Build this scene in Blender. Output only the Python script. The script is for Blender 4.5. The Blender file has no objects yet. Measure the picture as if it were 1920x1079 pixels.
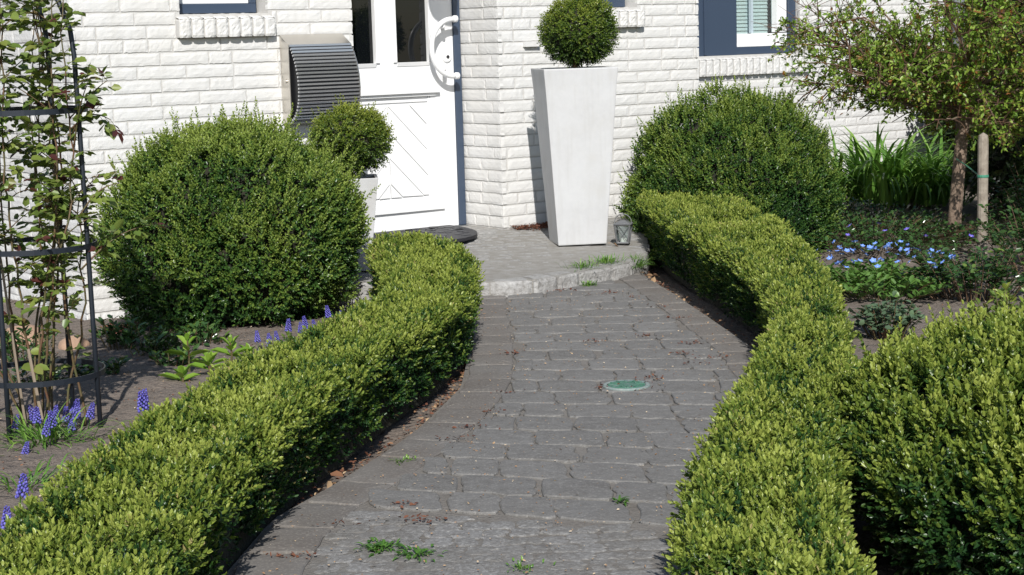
import bpy, bmesh, math, random
import numpy as np
from mathutils import Matrix, Vector
rng = np.random.default_rng(7); random.seed(7)
SC = bpy.context.scene; COL = SC.collection
R_ = math.radians
# ------------------------------------------------------------------ camera
f = 3240.; CX, CY = 960., 539.5; H = 1.13
ROLL = .029; PIT = math.atan(463/f)
F = np.array([0, math.cos(PIT), -math.sin(PIT)]); U0 = np.array([0, math.sin(PIT), math.cos(PIT)]); X0 = np.array([1., 0, 0])
CR = X0*math.cos(ROLL)-U0*math.sin(ROLL); CU = U0*math.cos(ROLL)+X0*math.sin(ROLL); CC = np.array([0, 0, H])
cam = bpy.data.cameras.new('camera'); cam.sensor_width = 36; cam.lens = 36*f/1920; cam.clip_end = 500; cam.clip_start = .05
camo = bpy.data.objects.new('camera', cam); COL.objects.link(camo)
camo.matrix_world = Matrix(((CR[0], CU[0], -F[0], CC[0]), (CR[1], CU[1], -F[1], CC[1]), (CR[2], CU[2], -F[2], CC[2]), (0, 0, 0, 1)))
SC.camera = camo
# ------------------------------------------------------------------ light
SUN_AZ = R_(-3); SUN_EL = R_(36)          # travel direction azimuth from +Y towards +X
L = Vector((math.sin(SUN_AZ)*math.cos(SUN_EL), math.cos(SUN_AZ)*math.cos(SUN_EL), -math.sin(SUN_EL)))
sl = bpy.data.lights.new('sun', 'SUN'); sl.energy = 4.3; sl.angle = R_(.53); sl.color = (1, .97, .925)
so = bpy.data.objects.new('sun', sl); COL.objects.link(so); so.rotation_euler = L.to_track_quat('-Z', 'Y').to_euler(); so.location = (0, -8, 8)
w = bpy.data.worlds.new('World'); SC.world = w; w.use_nodes = True
nt = w.node_tree; bg = nt.nodes['Background']; sky = nt.nodes.new('ShaderNodeTexSky'); sky.sky_type = 'NISHITA'; sky.sun_disc = False
sky.sun_elevation = SUN_EL; sky.sun_rotation = math.atan2(-L.x, -L.y); sky.dust_density = .6
nt.links.new(sky.outputs[0], bg.inputs[0]); bg.inputs[1].default_value = .085
SC.view_settings.view_transform = 'Standard'; SC.view_settings.look = 'None'; SC.view_settings.exposure = 0.32; SC.view_settings.gamma = 1
SC.render.engine = 'CYCLES'; SC.cycles.max_bounces = 6; SC.cycles.diffuse_bounces = 3; SC.cycles.transparent_max_bounces = 8
SC.cycles.sample_clamp_indirect = 4
# ------------------------------------------------------------------ helpers
def noise3(P, scale=1., seed=0, octv=3):
    P = np.asarray(P, float)*scale; r = np.random.default_rng(seed+100); out = np.zeros(len(P)); a = 1.; tot = 0
    for o in range(octv):
        for k in range(5):
            d = r.normal(size=3); d /= np.linalg.norm(d); d *= r.uniform(.7, 1.3)*2*math.pi*(2**o)
            out += a*np.sin(P@d+r.uniform(0, 6.28)); 
        tot += a*2.2; a *= .5
    return out/tot
def emp(name, loc, label=None, cat=None, group=None, kind=None):
    o = bpy.data.objects.new(name, None); COL.objects.link(o); o.location = loc; o.empty_display_size = .1
    tag(o, label, cat, group, kind); return o
def tag(o, label=None, cat=None, group=None, kind=None):
    if label: o['label'] = label
    if cat: o['category'] = cat
    if group: o['group'] = group
    if kind: o['kind'] = kind
    return o
def par(o, p):
    if p is not None:
        o.parent = p
        bpy.context.view_layer.update() if False else None
        m = Matrix.Identity(4)
        q = p; T = Matrix.Identity(4)
        while q is not None:
            T = (Matrix.Translation(q.location) @ q.rotation_euler.to_matrix().to_4x4()) @ (q.matrix_parent_inverse.inverted() if False else Matrix.Identity(4)) @ T if q.parent is None else T
            q = q.parent
        # only top-level empties carry a transform
        if p.parent is None: o.matrix_parent_inverse = T.inverted()
    return o
class MB:
    def __init__(s): s.v = []; s.f = []; s.m = []; s.n = 0; s.at = []
    def add(s, v, fc, mi=0, at=0.):
        v = np.asarray(v, float).reshape(-1, 3); s.v.append(v)
        s.at.append(np.full(len(v), at) if np.isscalar(at) else np.asarray(at, float))
        for q in fc: s.f.append(tuple(int(i)+s.n for i in q)); s.m.append(mi)
        s.n += len(v)
    def box(s, c, h, ax=None, mi=0, at=0.):
        c = np.array(c, float); A = np.eye(3) if ax is None else np.asarray(ax, float)   # rows = axes
        v = [c+A[0]*h[0]*i+A[1]*h[1]*j+A[2]*h[2]*k for k in (-1, 1) for j in (-1, 1) for i in (-1, 1)]
        s.add(v, [(0, 2, 3, 1), (4, 5, 7, 6), (0, 1, 5, 4), (2, 6, 7, 3), (0, 4, 6, 2), (1, 3, 7, 5)], mi, at)
    def tube(s, pts, r, sides=6, mi=0, cap=True, at=0.):
        P = np.asarray(pts, float); n = len(P); r = np.full(n, r) if np.isscalar(r) else np.asarray(r, float)
        T = np.gradient(P, axis=0); T /= np.linalg.norm(T, axis=1)[:, None]+1e-9
        a = np.array([0, 0, 1.]) if abs(T[0][2]) < .9 else np.array([1., 0, 0])
        u = np.cross(T[0], a); u /= np.linalg.norm(u); vs = []
        for i in range(n):
            u = u-T[i]*(u@T[i]); u /= np.linalg.norm(u)+1e-9; b = np.cross(T[i], u)
            for k in range(sides):
                t = 2*math.pi*k/sides; vs.append(P[i]+r[i]*(u*math.cos(t)+b*math.sin(t)))
        fc = [(i*sides+k, i*sides+(k+1) % sides, (i+1)*sides+(k+1) % sides, (i+1)*sides+k) for i in range(n-1) for k in range(sides)]
        if cap: fc += [tuple(range(sides))[::-1], tuple((n-1)*sides+k for k in range(sides))]
        s.add(vs, fc, mi, at)
    def lathe(s, c, prof, sides=24, mi=0, axes=None):
        A = np.eye(3) if axes is None else np.asarray(axes, float); c = np.array(c, float); vs = []
        for (r, z) in prof:
            for k in range(sides):
                t = 2*math.pi*k/sides; vs.append(c+A[0]*r*math.cos(t)+A[1]*r*math.sin(t)+A[2]*z)
        n = len(prof)
        fc = [(i*sides+k, i*sides+(k+1) % sides, (i+1)*sides+(k+1) % sides, (i+1)*sides+k) for i in range(n-1) for k in range(sides)]
        if prof[0][0] > 1e-6: fc.append(tuple(range(sides))[::-1])
        if prof[-1][0] > 1e-6: fc.append(tuple((n-1)*sides+k for k in range(sides)))
        s.add(vs, fc, mi)
    def prism(s, poly, ext, mi=0):
        poly = np.asarray(poly, float); ext = np.asarray(ext, float); n = len(poly)
        s.add(np.vstack([poly, poly+ext]), [tuple(range(n))[::-1], tuple(range(n, 2*n))]+[(i, (i+1) % n, n+(i+1) % n, n+i) for i in range(n)], mi)
    def build(s, name, mats, parent=None, smooth=False, bevel=0, origin=None):
        me = bpy.data.meshes.new(name); V = np.vstack(s.v)
        mats = mats if isinstance(mats, (list, tuple)) else [mats]
        o = bpy.data.objects.new(name, me); COL.objects.link(o)
        if origin is not None: V = V-np.asarray(origin); o.location = origin
        me.from_pydata(V.tolist(), [], s.f)
        for m in mats: me.materials.append(m)
        me.polygons.foreach_set('material_index', np.array(s.m, dtype=np.int32))
        a = me.attributes.new('tint', 'FLOAT', 'POINT'); a.data.foreach_set('value', np.concatenate(s.at).astype(np.float32))
        if smooth: me.polygons.foreach_set('use_smooth', np.ones(len(me.polygons), dtype=bool))
        me.update()
        if bevel:
            bm = bmesh.new(); bm.from_mesh(me); bmesh.ops.recalc_face_normals(bm, faces=bm.faces)
            es = [e for e in bm.edges if len(e.link_faces) == 2 and e.calc_face_angle(0) > .5]
            bmesh.ops.bevel(bm, geom=es, offset=bevel, segments=2, affect='EDGES', profile=.6); bm.to_mesh(me); bm.free()
        else:
            bm = bmesh.new(); bm.from_mesh(me); bmesh.ops.recalc_face_normals(bm, faces=bm.faces); bm.to_mesh(me); bm.free()
        if parent is not None: par(o, parent)
        return o
def bigmesh(name, V, Fq, tint, mats, parent=None, mi=None, smooth=False):
    """numpy quads -> mesh"""
    me = bpy.data.meshes.new(name); nv, nf = len(V), len(Fq); k = Fq.shape[1]
    me.vertices.add(nv); me.vertices.foreach_set('co', V.astype(np.float32).ravel())
    me.loops.add(nf*k); me.loops.foreach_set('vertex_index', Fq.astype(np.int32).ravel())
    me.polygons.add(nf); me.polygons.foreach_set('loop_start', np.arange(0, nf*k, k, dtype=np.int32))
    for m in (mats if isinstance(mats, (list, tuple)) else [mats]): me.materials.append(m)
    if mi is not None: me.polygons.foreach_set('material_index', mi.astype(np.int32))
    if smooth: me.polygons.foreach_set('use_smooth', np.ones(nf, dtype=bool))
    a = me.attributes.new('tint', 'FLOAT', 'POINT'); a.data.foreach_set('value', tint.astype(np.float32))
    me.update(calc_edges=True); me.validate()
    o = bpy.data.objects.new(name, me); COL.objects.link(o)
    if parent is not None: par(o, parent)
    return o
# ------------------------------------------------------------------ materials
def mat(name, col=(.5, .5, .5), rough=.6, metal=0., spec=.5, bump=None, var=None, tint=None, trans=0., coat=0.):
    """bump=(scale,strength,dist)  var=(scale,col2,amount[,detail])  tint=[(pos,col)...] ramp on the tint attribute"""
    m = bpy.data.materials.new(name); m.use_nodes = True; t = m.node_tree; N = t.nodes; b = N['Principled BSDF']; K = t.links.new
    b.inputs['Roughness'].default_value = rough; b.inputs['Metallic'].default_value = metal
    b.inputs['Specular IOR Level'].default_value = spec; b.inputs['Coat Weight'].default_value = coat
    tc = N.new('ShaderNodeTexCoord'); out = None
    if tint:
        a = N.new('ShaderNodeAttribute'); a.attribute_name = 'tint'; r = N.new('ShaderNodeValToRGB'); K(a.outputs['Fac'], r.inputs[0])
        while len(r.color_ramp.elements) < len(tint): r.color_ramp.elements.new(.5)
        for e, (p, c) in zip(r.color_ramp.elements, tint): e.position = p; e.color = (*c, 1)
        out = r.outputs[0]
    if var:
        vs = var if isinstance(var, list) else [var]
        for v in vs:
            n = N.new('ShaderNodeTexNoise'); n.inputs['Scale'].default_value = v[0]; n.inputs['Detail'].default_value = v[3] if len(v) > 3 else 6
            n.inputs['Roughness'].default_value = .62
            K(tc.outputs['Object'], n.inputs['Vector']); rr = N.new('ShaderNodeMapRange')
            lo, hi = (v[4], v[5]) if len(v) > 5 else (.35, .65)
            rr.inputs[1].default_value = lo; rr.inputs[2].default_value = hi; rr.inputs[4].default_value = v[2]; K(n.outputs['Fac'], rr.inputs[0])
            mx = N.new('ShaderNodeMix'); mx.data_type = 'RGBA'; K(rr.outputs[0], mx.inputs[0])
            if out is None: mx.inputs[6].default_value = (*col, 1)
            else: K(out, mx.inputs[6])
            mx.inputs[7].default_value = (*v[1], 1); out = mx.outputs[2]
    if out is None: b.inputs['Base Color'].default_value = (*col, 1)
    else: K(out, b.inputs['Base Color'])
    if bump:
        bs = bump if isinstance(bump, list) else [bump]; prev = None
        for q in bs:
            n = N.new('ShaderNodeTexNoise'); n.inputs['Scale'].default_value = q[0]; n.inputs['Detail'].default_value = 6; K(tc.outputs['Object'], n.inputs['Vector'])
            bp = N.new('ShaderNodeBump'); bp.inputs['Strength'].default_value = q[1]; bp.inputs['Distance'].default_value = q[2]; K(n.outputs['Fac'], bp.inputs['Height'])
            if prev: K(prev, bp.inputs['Normal'])
            prev = bp.outputs[0]
        K(prev, b.inputs['Normal'])
    if trans:
        tr = N.new('ShaderNodeBsdfTranslucent'); ms = N.new('ShaderNodeMixShader'); ms.inputs[0].default_value = trans
        if out is None: tr.inputs[0].default_value = (*col, 1)
        else:
            hs = N.new('ShaderNodeHueSaturation'); hs.inputs['Value'].default_value = 1.35; hs.inputs['Saturation'].default_value = 1.1; K(out, hs.inputs['Color']); K(hs.outputs[0], tr.inputs[0])
        K(b.outputs[0], ms.inputs[1]); K(tr.outputs[0], ms.inputs[2]); K(ms.outputs[0], N['Material Output'].inputs[0])
    return m
M = {}
M['brick'] = mat('white_painted_brick', (.655, .657, .655), .8, bump=[(38, .45, .004), (150, .55, .002)], var=[(3.5, (.62, .615, .60), .7), (45, (.60, .595, .58), .5), (1.3, (.64, .62, .58), .4)])
M['mortar'] = mat('painted_mortar', (.50, .495, .48), .85, bump=(150, .4, .002), var=(12, (.45, .43, .40), .6))
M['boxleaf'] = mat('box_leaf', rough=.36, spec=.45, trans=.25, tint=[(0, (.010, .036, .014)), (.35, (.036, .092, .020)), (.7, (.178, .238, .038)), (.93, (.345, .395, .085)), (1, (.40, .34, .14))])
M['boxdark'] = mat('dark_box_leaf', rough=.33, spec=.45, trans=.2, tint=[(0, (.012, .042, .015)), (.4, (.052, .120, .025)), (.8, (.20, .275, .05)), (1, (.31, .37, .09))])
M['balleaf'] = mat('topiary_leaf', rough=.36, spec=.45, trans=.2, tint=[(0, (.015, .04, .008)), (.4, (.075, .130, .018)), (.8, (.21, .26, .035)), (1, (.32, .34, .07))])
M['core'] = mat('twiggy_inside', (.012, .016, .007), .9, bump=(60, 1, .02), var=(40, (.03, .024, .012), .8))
M['twig'] = mat('twig_bark', (.10, .062, .038), .8, var=(30, (.17, .10, .055), .8))
M['bark'] = mat('tree_bark', (.20, .14, .10), .85, bump=[(30, .9, .012), (110, .6, .004)], var=[(14, (.09, .06, .045), .8), (50, (.30, .23, .17), .5)])
M['redtwig'] = mat('red_brown_twig', (.13, .075, .045), .7, var=(30, (.08, .04, .025), .8))
M['treeleaf'] = mat('young_tree_leaf', rough=.4, trans=.35, tint=[(0, (.035, .085, .012)), (.5, (.155, .27, .035)), (.88, (.31, .41, .07)), (1, (.24, .10, .03))])
M['roseleaf'] = mat('rose_leaf', rough=.38, trans=.25, tint=[(0, (.03, .06, .016)), (.5, (.11, .17, .035)), (.85, (.22, .27, .06)), (1, (.085, .028, .024))])
M['rosestem'] = mat('rose_stem', (.075, .085, .03), .6, var=(18, (.14, .055, .035), .8))
M['strap'] = mat('strap_leaf', rough=.38, trans=.25, tint=[(0, (.045, .12, .02)), (.6, (.12, .25, .04)), (1, (.25, .38, .08))])
M['paleleaf'] = mat('pale_green_leaf', rough=.4, trans=.3, tint=[(0, (.15, .28, .03)), (1, (.30, .44, .07))])
M['greyleaf'] = mat('blue_green_leaf', rough=.6, trans=.15, tint=[(0, (.05, .09, .05)), (1, (.12, .19, .10))])
M['glossleaf'] = mat('glossy_dark_leaf', rough=.22, spec=.6, trans=.1, tint=[(0, (.018, .05, .016)), (.8, (.05, .105, .028)), (1, (.15, .21, .04))])
M['midleaf'] = mat('flower_leaf', rough=.45, trans=.25, tint=[(0, (.04, .105, .02)), (1, (.12, .23, .045))])
M['blue'] = mat('blue_petal', (.20, .36, .90), .6, trans=.2)
M['periw'] = mat('periwinkle_petal', (.18, .14, .62), .6, trans=.2)
M['musc'] = mat('grape_hyacinth_bell', rough=.6, tint=[(0, (.065, .055, .30)), (1, (.15, .14, .50))])
M['redplant'] = mat('red_sedum_leaf', rough=.5, tint=[(0, (.14, .035, .025)), (1, (.30, .12, .08))])
M['dead'] = mat('dead_leaf', rough=.8, trans=.1, tint=[(0, (.09, .028, .018)), (.5, (.20, .085, .045)), (.85, (.40, .27, .15)), (1, (.62, .52, .38))])
M['metalblack'] = mat('dark_painted_metal', (.020, .026, .036), .45, metal=.3, bump=(80, .2, .001))
M['soil'] = mat('garden_soil', (.145, .118, .098), .95, bump=[(14, .8, .03), (70, .9, .012), (260, .8, .004)], var=[(6, (.115, .09, .074), .8), (90, (.25, .21, .175), .6)])
M['paver'] = mat('grey_concrete_paver', rough=.85, tint=[(0, (.135, .132, .127)), (.5, (.168, .164, .158)), (1, (.202, .197, .190))], bump=[(22, .5, .006), (60, .5, .004), (300, .7, .002)], var=[(3, (.138, .128, .117), .5), (130, (.33, .32, .30), .6, 4, .52, .64), (30, (.095, .09, .083), .55), (8, (.20, .197, .19), .4)])
M['border'] = mat('brown_border_stone', rough=.88, tint=[(0, (.140, .132, .123)), (1, (.176, .166, .155))], bump=[(50, .4, .003), (260, .5, .0015)], var=[(4, (.10, .08, .065), .5), (120, (.28, .26, .23), .5, 4, .52, .64)])
M['sand'] = mat('joint_sand', (.145, .13, .115), .95, bump=[(120, .9, .006)], var=[(7, (.10, .085, .07), .8), (60, (.20, .185, .165), .7), (3, (.21, .20, .185), .5)])
M['sett'] = mat('granite_sett', rough=.8, tint=[(0, (.17, .165, .158)), (1, (.215, .21, .205))], bump=[(70, .45, .004), (220, .7, .003)], var=[(110, (.36, .36, .35), .65, 5, .48, .62), (45, (.105, .095, .085), .6, 5, .5, .68), (5, (.13, .118, .10), .5)])
M['granite'] = mat('pale_granite', rough=.8, tint=[(0, (.29, .285, .275)), (1, (.35, .345, .335))], bump=[(55, .8, .008), (170, .9, .005)], var=[(100, (.50, .495, .48), .7, 5, .49, .62), (50, (.15, .142, .13), .7, 5, .5, .63), (4, (.22, .205, .185), .4)])
M['plaster'] = mat('pale_grey_planter', (.50, .505, .51), .6, bump=[(9, .25, .004), (90, .2, .001)], var=[(5, (.44, .44, .44), .6), (38, (.55, .55, .55), .35), (150, (.33, .32, .30), .4, 3, .68, .76)])
M['potsoil'] = mat('potting_soil', (.035, .024, .018), .95, bump=(60, 1, .01))
M['door'] = mat('white_door_paint', (.77, .775, .78), .28)
M['blueframe'] = mat('slate_blue_paint', (.040, .060, .098), .4, bump=(50, .1, .001))
M['glass'] = mat('dark_window_glass', (.004, .005, .006), .02, spec=.55)
M['rubber'] = mat('black_rubber', (.022, .022, .026), .55, bump=(200, .5, .002))
M['steel'] = mat('brushed_steel', (.60, .57, .52), .30, metal=.85, bump=(15, .04, .001))
M['slat'] = mat('dark_anodised_slat', (.58, .59, .61), .36, metal=.8)
M['blackin'] = mat('black_plastic', (.012, .012, .014), .5)
M['caster_and_lantern_zinc'] = mat('grey_zinc', (.24, .245, .25), .45, metal=.5, bump=(90, .2, .001))
M['glassclear'] = mat('lantern_glass', (.08, .09, .09), .1, spec=.6)
M['candle'] = mat('white_wax', (.7, .68, .62), .5)
M['wood'] = mat('weathered_stake', (.30, .26, .21), .85, bump=[(40, .6, .005)], var=[(30, (.17, .14, .11), .8)])
M['tie'] = mat('green_plastic_tie', (.05, .22, .14), .5)
M['cover'] = mat('worn_green_paint', (.06, .165, .115), .6, bump=(80, .5, .003), var=[(30, (.16, .20, .20), .8, 5, .52, .62), (110, (.35, .4, .38), .5, 4, .58, .7)])
M['vent'] = mat('grey_vent', (.34, .33, .30), .7)
M['zinc'] = mat('zinc_downpipe', (.26, .28, .30), .45, metal=.4, var=(8, (.16, .17, .18), .8))
M['roof'] = mat('dark_roof_tile', (.05, .045, .045), .7, bump=(20, .4, .01))
M['blind'] = mat('white_blind', (.78, .79, .78), .6)
M['stoneb'] = mat('sandstone_boulder', (.42, .28, .19), .9, bump=[(12, .8, .02)], var=(8, (.30, .19, .13), .8))
M['bgleaf'] = mat('background_leaf', rough=.5, trans=.15, tint=[(0, (.02, .038, .012)), (.6, (.055, .085, .02)), (1, (.14, .115, .045))])
def streaks(m, sc, col, amt, lo=.52, hi=.68, seed=0.):
    t = m.node_tree; N = t.nodes; b = N['Principled BSDF']; src = b.inputs['Base Color'].links[0].from_socket
    tc = N.new('ShaderNodeTexCoord'); mp = N.new('ShaderNodeMapping'); mp.inputs['Scale'].default_value = sc; mp.inputs['Location'].default_value = (seed, seed, seed)
    n = N.new('ShaderNodeTexNoise'); n.inputs['Scale'].default_value = 1; n.inputs['Detail'].default_value = 5; r = N.new('ShaderNodeMapRange')
    r.inputs[1].default_value = lo; r.inputs[2].default_value = hi; r.inputs[4].default_value = amt; mx = N.new('ShaderNodeMix'); mx.data_type = 'RGBA'; mx.inputs[7].default_value = (*col, 1)
    t.links.new(tc.outputs['Object'], mp.inputs[0]); t.links.new(mp.outputs[0], n.inputs['Vector']); t.links.new(n.outputs['Fac'], r.inputs[0]); t.links.new(r.outputs[0], mx.inputs[0]); t.links.new(src, mx.inputs[6]); t.links.new(mx.outputs[2], b.inputs['Base Color'])
streaks(M['plaster'], (38, 38, 1.6), (.42, .415, .40), .35, .50, .70)
streaks(M['plaster'], (7, 7, 7), (.42, .41, .385), .4, .52, .72, 3.)
streaks(M['brick'], (14, 14, 1.2), (.52, .51, .48), .35, .55, .72)
# window glass: clear pane
g = bpy.data.materials.new('clear_pane'); g.use_nodes = True; t_ = g.node_tree; N_ = t_.nodes
gl = N_.new('ShaderNodeBsdfGlossy'); gl.inputs['Roughness'].default_value = .03; tp = N_.new('ShaderNodeBsdfTransparent'); tp.inputs[0].default_value = (.82, .88, .88, 1)
fr = N_.new('ShaderNodeFresnel'); fr.inputs[0].default_value = 1.5; mx_ = N_.new('ShaderNodeMixShader')
mx_.inputs[0].default_value = .07; t_.links.new(tp.outputs[0], mx_.inputs[1]); t_.links.new(gl.outputs[0], mx_.inputs[2]); t_.links.new(mx_.outputs[0], N_['Material Output'].inputs[0])
M['pane'] = g
# ------------------------------------------------------------------ wall frame  (s along the front, o into the house, z up)
A0 = np.array([-1.44220968, 8.28310312, 0.]); DV = np.array([.80281748, .59622487, 0]); NV = np.array([-.59622487, .80281748, 0]); ZV = np.array([0, 0, 1.])
def W(s, o, z): return A0+DV*s+NV*o+ZV*z
Z0 = .121                                   # a bed joint of the brickwork
CO = .0625
house = emp('brick_house', tuple(W(1.3, .1, 0)), 'white painted brick house with slate blue window frames and a white front door', 'house')
wall = MB()
def bodyquad(P, mi=1): wall.add(P, [(0, 1, 2, 3)], mi)
def brickwall(o0, da, nout, s0, s1, z0, z1, holes=(), seed=0, fine=True, trims=(0, 0)):
    """bricks on a plane: origin o0, along da, outward nout"""
    r = np.random.default_rng(seed); gx = 11 if fine else 6; gz = 4 if fine else 2
    k0 = int(math.floor((z0-Z0)/CO)); k1 = int(math.ceil((z1-Z0)/CO))
    Vs = []; Fs = []; off = 0; TT = []
    loc = np.array([(i, j) for j in range(gz+1) for i in range(gx+1)], float)
    base = [(j*(gx+1)+i, j*(gx+1)+i+1, (j+1)*(gx+1)+i+1, (j+1)*(gx+1)+i) for j in range(gz) for i in range(gx)]
    ringi = [i for i in range(gx+1)]+[j*(gx+1)+gx for j in range(1, gz+1)]+[gz*(gx+1)+i for i in range(gx-1, -1, -1)]+[j*(gx+1) for j in range(gz-1, 0, -1)]
    nb = (gx+1)*(gz+1)
    rim = [(ringi[q], nb+q, nb+(q+1) % len(ringi), ringi[(q+1) % len(ringi)]) for q in range(len(ringi))]
    for k in range(k0, k1):
        za = Z0+k*CO+.0045; zb = Z0+(k+1)*CO-.0040
        s = s0-(0 if k % 2 else .12)-r.choice([0, .0625, .0])*1.0
        while s < s1:
            ln = .25 if r.random() < .72 else .125
            a = max(s+.004, s0); b = min(s+ln-.004, s1); s += ln
            segs = [(a, b)]
            for (h0, h1, hz0, hz1) in holes:
                if zb > hz0+.02 and za < hz1-.02:
                    ns = []
                    for (p, q) in segs:
                        if q <= h0 or p >= h1: ns.append((p, q)); continue
                        if p < h0: ns.append((p, h0))
                        if q > h1: ns.append((h1, q))
                    segs = ns
            for (p, q) in segs:
                if q-p < .02: continue
                u = loc[:, 0]/gx; v = loc[:, 1]/gz
                S = p+(q-p)*u; Z = za+(zb-za)*v
                sd = r.uniform(0, 50)
                Pn = np.stack([S*1.0, Z*2.2, np.full(len(S), sd)], 1)
                dep = .0012+.0005*noise3(Pn, 9, seed, 3)+.0006*noise3(Pn, 41, seed+1, 2)+r.normal(0, .0005)
                edge = np.minimum(np.minimum(u, 1-u)*(q-p), np.minimum(v, 1-v)*(zb-za)*1.0)
                dep = dep-.0020*np.exp(-(edge/.004)**2)
                onb = (u == 0) | (u == 1); onz = (v == 0) | (v == 1)
                S = S+np.where(onb, r.normal(0, .0010, len(S)), 0); Z = Z+np.where(onz, .0008*r.normal(0, 1, len(S)), 0)
                if abs(p-s0) < 1e-6: S = np.where(u == 0, p-trims[0]+.003*noise3(np.stack([Z*0+k, Z, Z], 1), 30, 3), S)
                if abs(q-s1) < 1e-6: S = np.where(u == 1, q+trims[1]+.003*noise3(np.stack([Z*0+k, Z, Z], 1), 30, 4), S)
                P = o0+np.outer(S, da)+np.outer(Z, ZV)+np.outer(dep, nout)
                Pb = P[ringi]-np.outer(np.full(len(ringi), .022), nout)
                Vs.append(P); Vs.append(Pb); Fs += [tuple(x+off for x in fc) for fc in base+rim]; off += nb+len(ringi); TT.append(np.full(nb+len(ringi), r.random()))
    wall.add(np.vstack(Vs), Fs, 0, np.concatenate(TT))
ZT = 2.62
def body(s0, s1, o, za, zb, holes=()):
    """mortar body plane with holes, as strips"""
    xs = sorted({s0, s1, *[min(max(h[0], s0), s1) for h in holes], *[min(max(h[1], s0), s1) for h in holes]}); 
    for a, b in zip(xs[:-1], xs[1:]):
        if b-a < 1e-6: continue
        zz = [za, zb]; 
        hs = [h for h in holes if h[0] <= a+1e-6 and h[1] >= b-1e-6]
        if hs:
            h = hs[0]
            if h[2] > za: bodyquad([W(a, o, za), W(b, o, za), W(b, o, h[2]), W(a, o, h[2])])
            if h[3] < zb: bodyquad([W(a, o, h[3]), W(b, o, h[3]), W(b, o, zb), W(a, o, zb)])
        else: bodyquad([W(a, o, za), W(b, o, za), W(b, o, zb), W(a, o, zb)])
ZB = -.3; C0, C1, P2 = -.65, 3.203, 1.25; C2 = 6.93; DR0, DR1, DO = .845, 1.75, .35
SILL1T = 1.30
win1 = (-.10, .37, 1.296, 2.3); win2 = (2.27, 2.74, 1.296, 2.3); dh = (DR0, DR1, -1, 2.2)
sillh1 = (-.126, .391, 1.185, 1.30); sillh2 = (2.25, 2.767, 1.185, 1.30)
H1 = [win1, win2, dh]; H1b = H1+[sillh1, sillh2]
brickwall(A0, DV, -NV, C0, C1, -.26, ZT, H1b, 1, trims=(.0045, .0045))
body(C0+.004, C1-.004, .004, ZB, ZT, [win1, win2, (DR0-.004, DR1+.004, -1, 2.2)])
# right reveal of the door (faces -s), left reveal (faces +s), ceilings
Or = W(DR1, 0, 0); brickwall(Or, NV, -DV, 0, DO, Z0-.001, 2.2, (), 2, trims=(.0045, 0))
bodyquad([W(DR1+.004, .004, ZB), W(DR1+.004, DO+.06, ZB), W(DR1+.004, DO+.06, 2.2), W(DR1+.004, .004, 2.2)])
Ol = W(DR0, 0, 0); brickwall(Ol, NV, DV, 0, DO, Z0-.001, 2.2, (), 3, fine=False, trims=(.0045, 0))
bodyquad([W(DR0-.004, .004, ZB), W(DR0-.004, DO+.06, ZB), W(DR0-.004, DO+.06, 2.2), W(DR0-.004, .004, 2.2)])
bodyquad([W(DR0-.004, .004, 2.2), W(DR1+.004, .004, 2.2), W(DR1+.004, DO+.06, 2.2), W(DR0-.004, DO+.06, 2.2)])
for h in (win1, win2):   # window reveals
    for s_, sg in ((h[0], -1), (h[1], 1)):
        bodyquad([W(s_, .004, h[2]), W(s_, .2, h[2]), W(s_, .2, h[3]), W(s_, .004, h[3])])
    bodyquad([W(h[0], .004, h[3]), W(h[1], .004, h[3]), W(h[1], .2, h[3]), W(h[0], .2, h[3])])
    bodyquad([W(h[0], .004, h[2]), W(h[1], .004, h[2]), W(h[1], .2, h[2]), W(h[0], .2, h[2])])
# left gable (faces -s)
Og = W(C0, 0, 0); brickwall(Og, NV, -DV, 0, 2.2, -.26, ZT, [], 4, trims=(.0045, 0)); brickwall(Og, NV, -DV, 2.2, 6.5, -.26, ZT, [], 5, fine=False)
bodyquad([W(C0+.004, .004, ZB), W(C0+.004, 6.5, ZB), W(C0+.004, 6.5, ZT), W(C0+.004, .004, ZT)])
# return at the right of the front and the set-back wing
Ort = W(C1, 0, 0); brickwall(Ort, NV, DV, 0, P2, -.26, ZT, [], 6, fine=False, trims=(.0045, 0))
bodyquad([W(C1-.004, .004, ZB), W(C1-.004, P2, ZB), W(C1-.004, P2, ZT), W(C1-.004, .004, ZT)])
win3 = (4.1, 5.355, .985, 2.2); sillh3 = (4.1, 5.43, .848, .985)
Op = W(0, P2, 0); brickwall(Op, DV, -NV, C1, C2, -.26, ZT, [win3, sillh3], 8, trims=(0, .0045))
body(C1-.004, C2-.004, P2+.004, ZB, ZT, [win3])
for s_ in (win3[0], win3[1]): bodyquad([W(s_, P2+.004, win3[2]), W(s_, P2+.25, win3[2]), W(s_, P2+.25, win3[3]), W(s_, P2+.004, win3[3])])
bodyquad([W(win3[0], P2+.004, win3[3]), W(win3[1], P2+.004, win3[3]), W(win3[1], P2+.25, win3[3]), W(win3[0], P2+.25, win3[3])])
bodyquad([W(win3[0], P2+.004, win3[2]), W(win3[1], P2+.004, win3[2]), W(win3[1], P2+.25, win3[2]), W(win3[0], P2+.25, win3[2])])
Oe = W(C2, P2, 0); brickwall(Oe, NV, DV, 0, 5.2, -.26, ZT, [], 9, fine=False)
bodyquad([W(C2-.004, P2+.004, ZB), W(C2-.004, 6.5, ZB), W(C2-.004, 6.5, ZT), W(C2-.004, P2+.004, ZT)])
bodyquad([W(C0+.004, 6.5, ZB), W(C2-.004, 6.5, ZB), W(C2-.004, 6.5, ZT), W(C0+.004, 6.5, ZT)])
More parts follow.
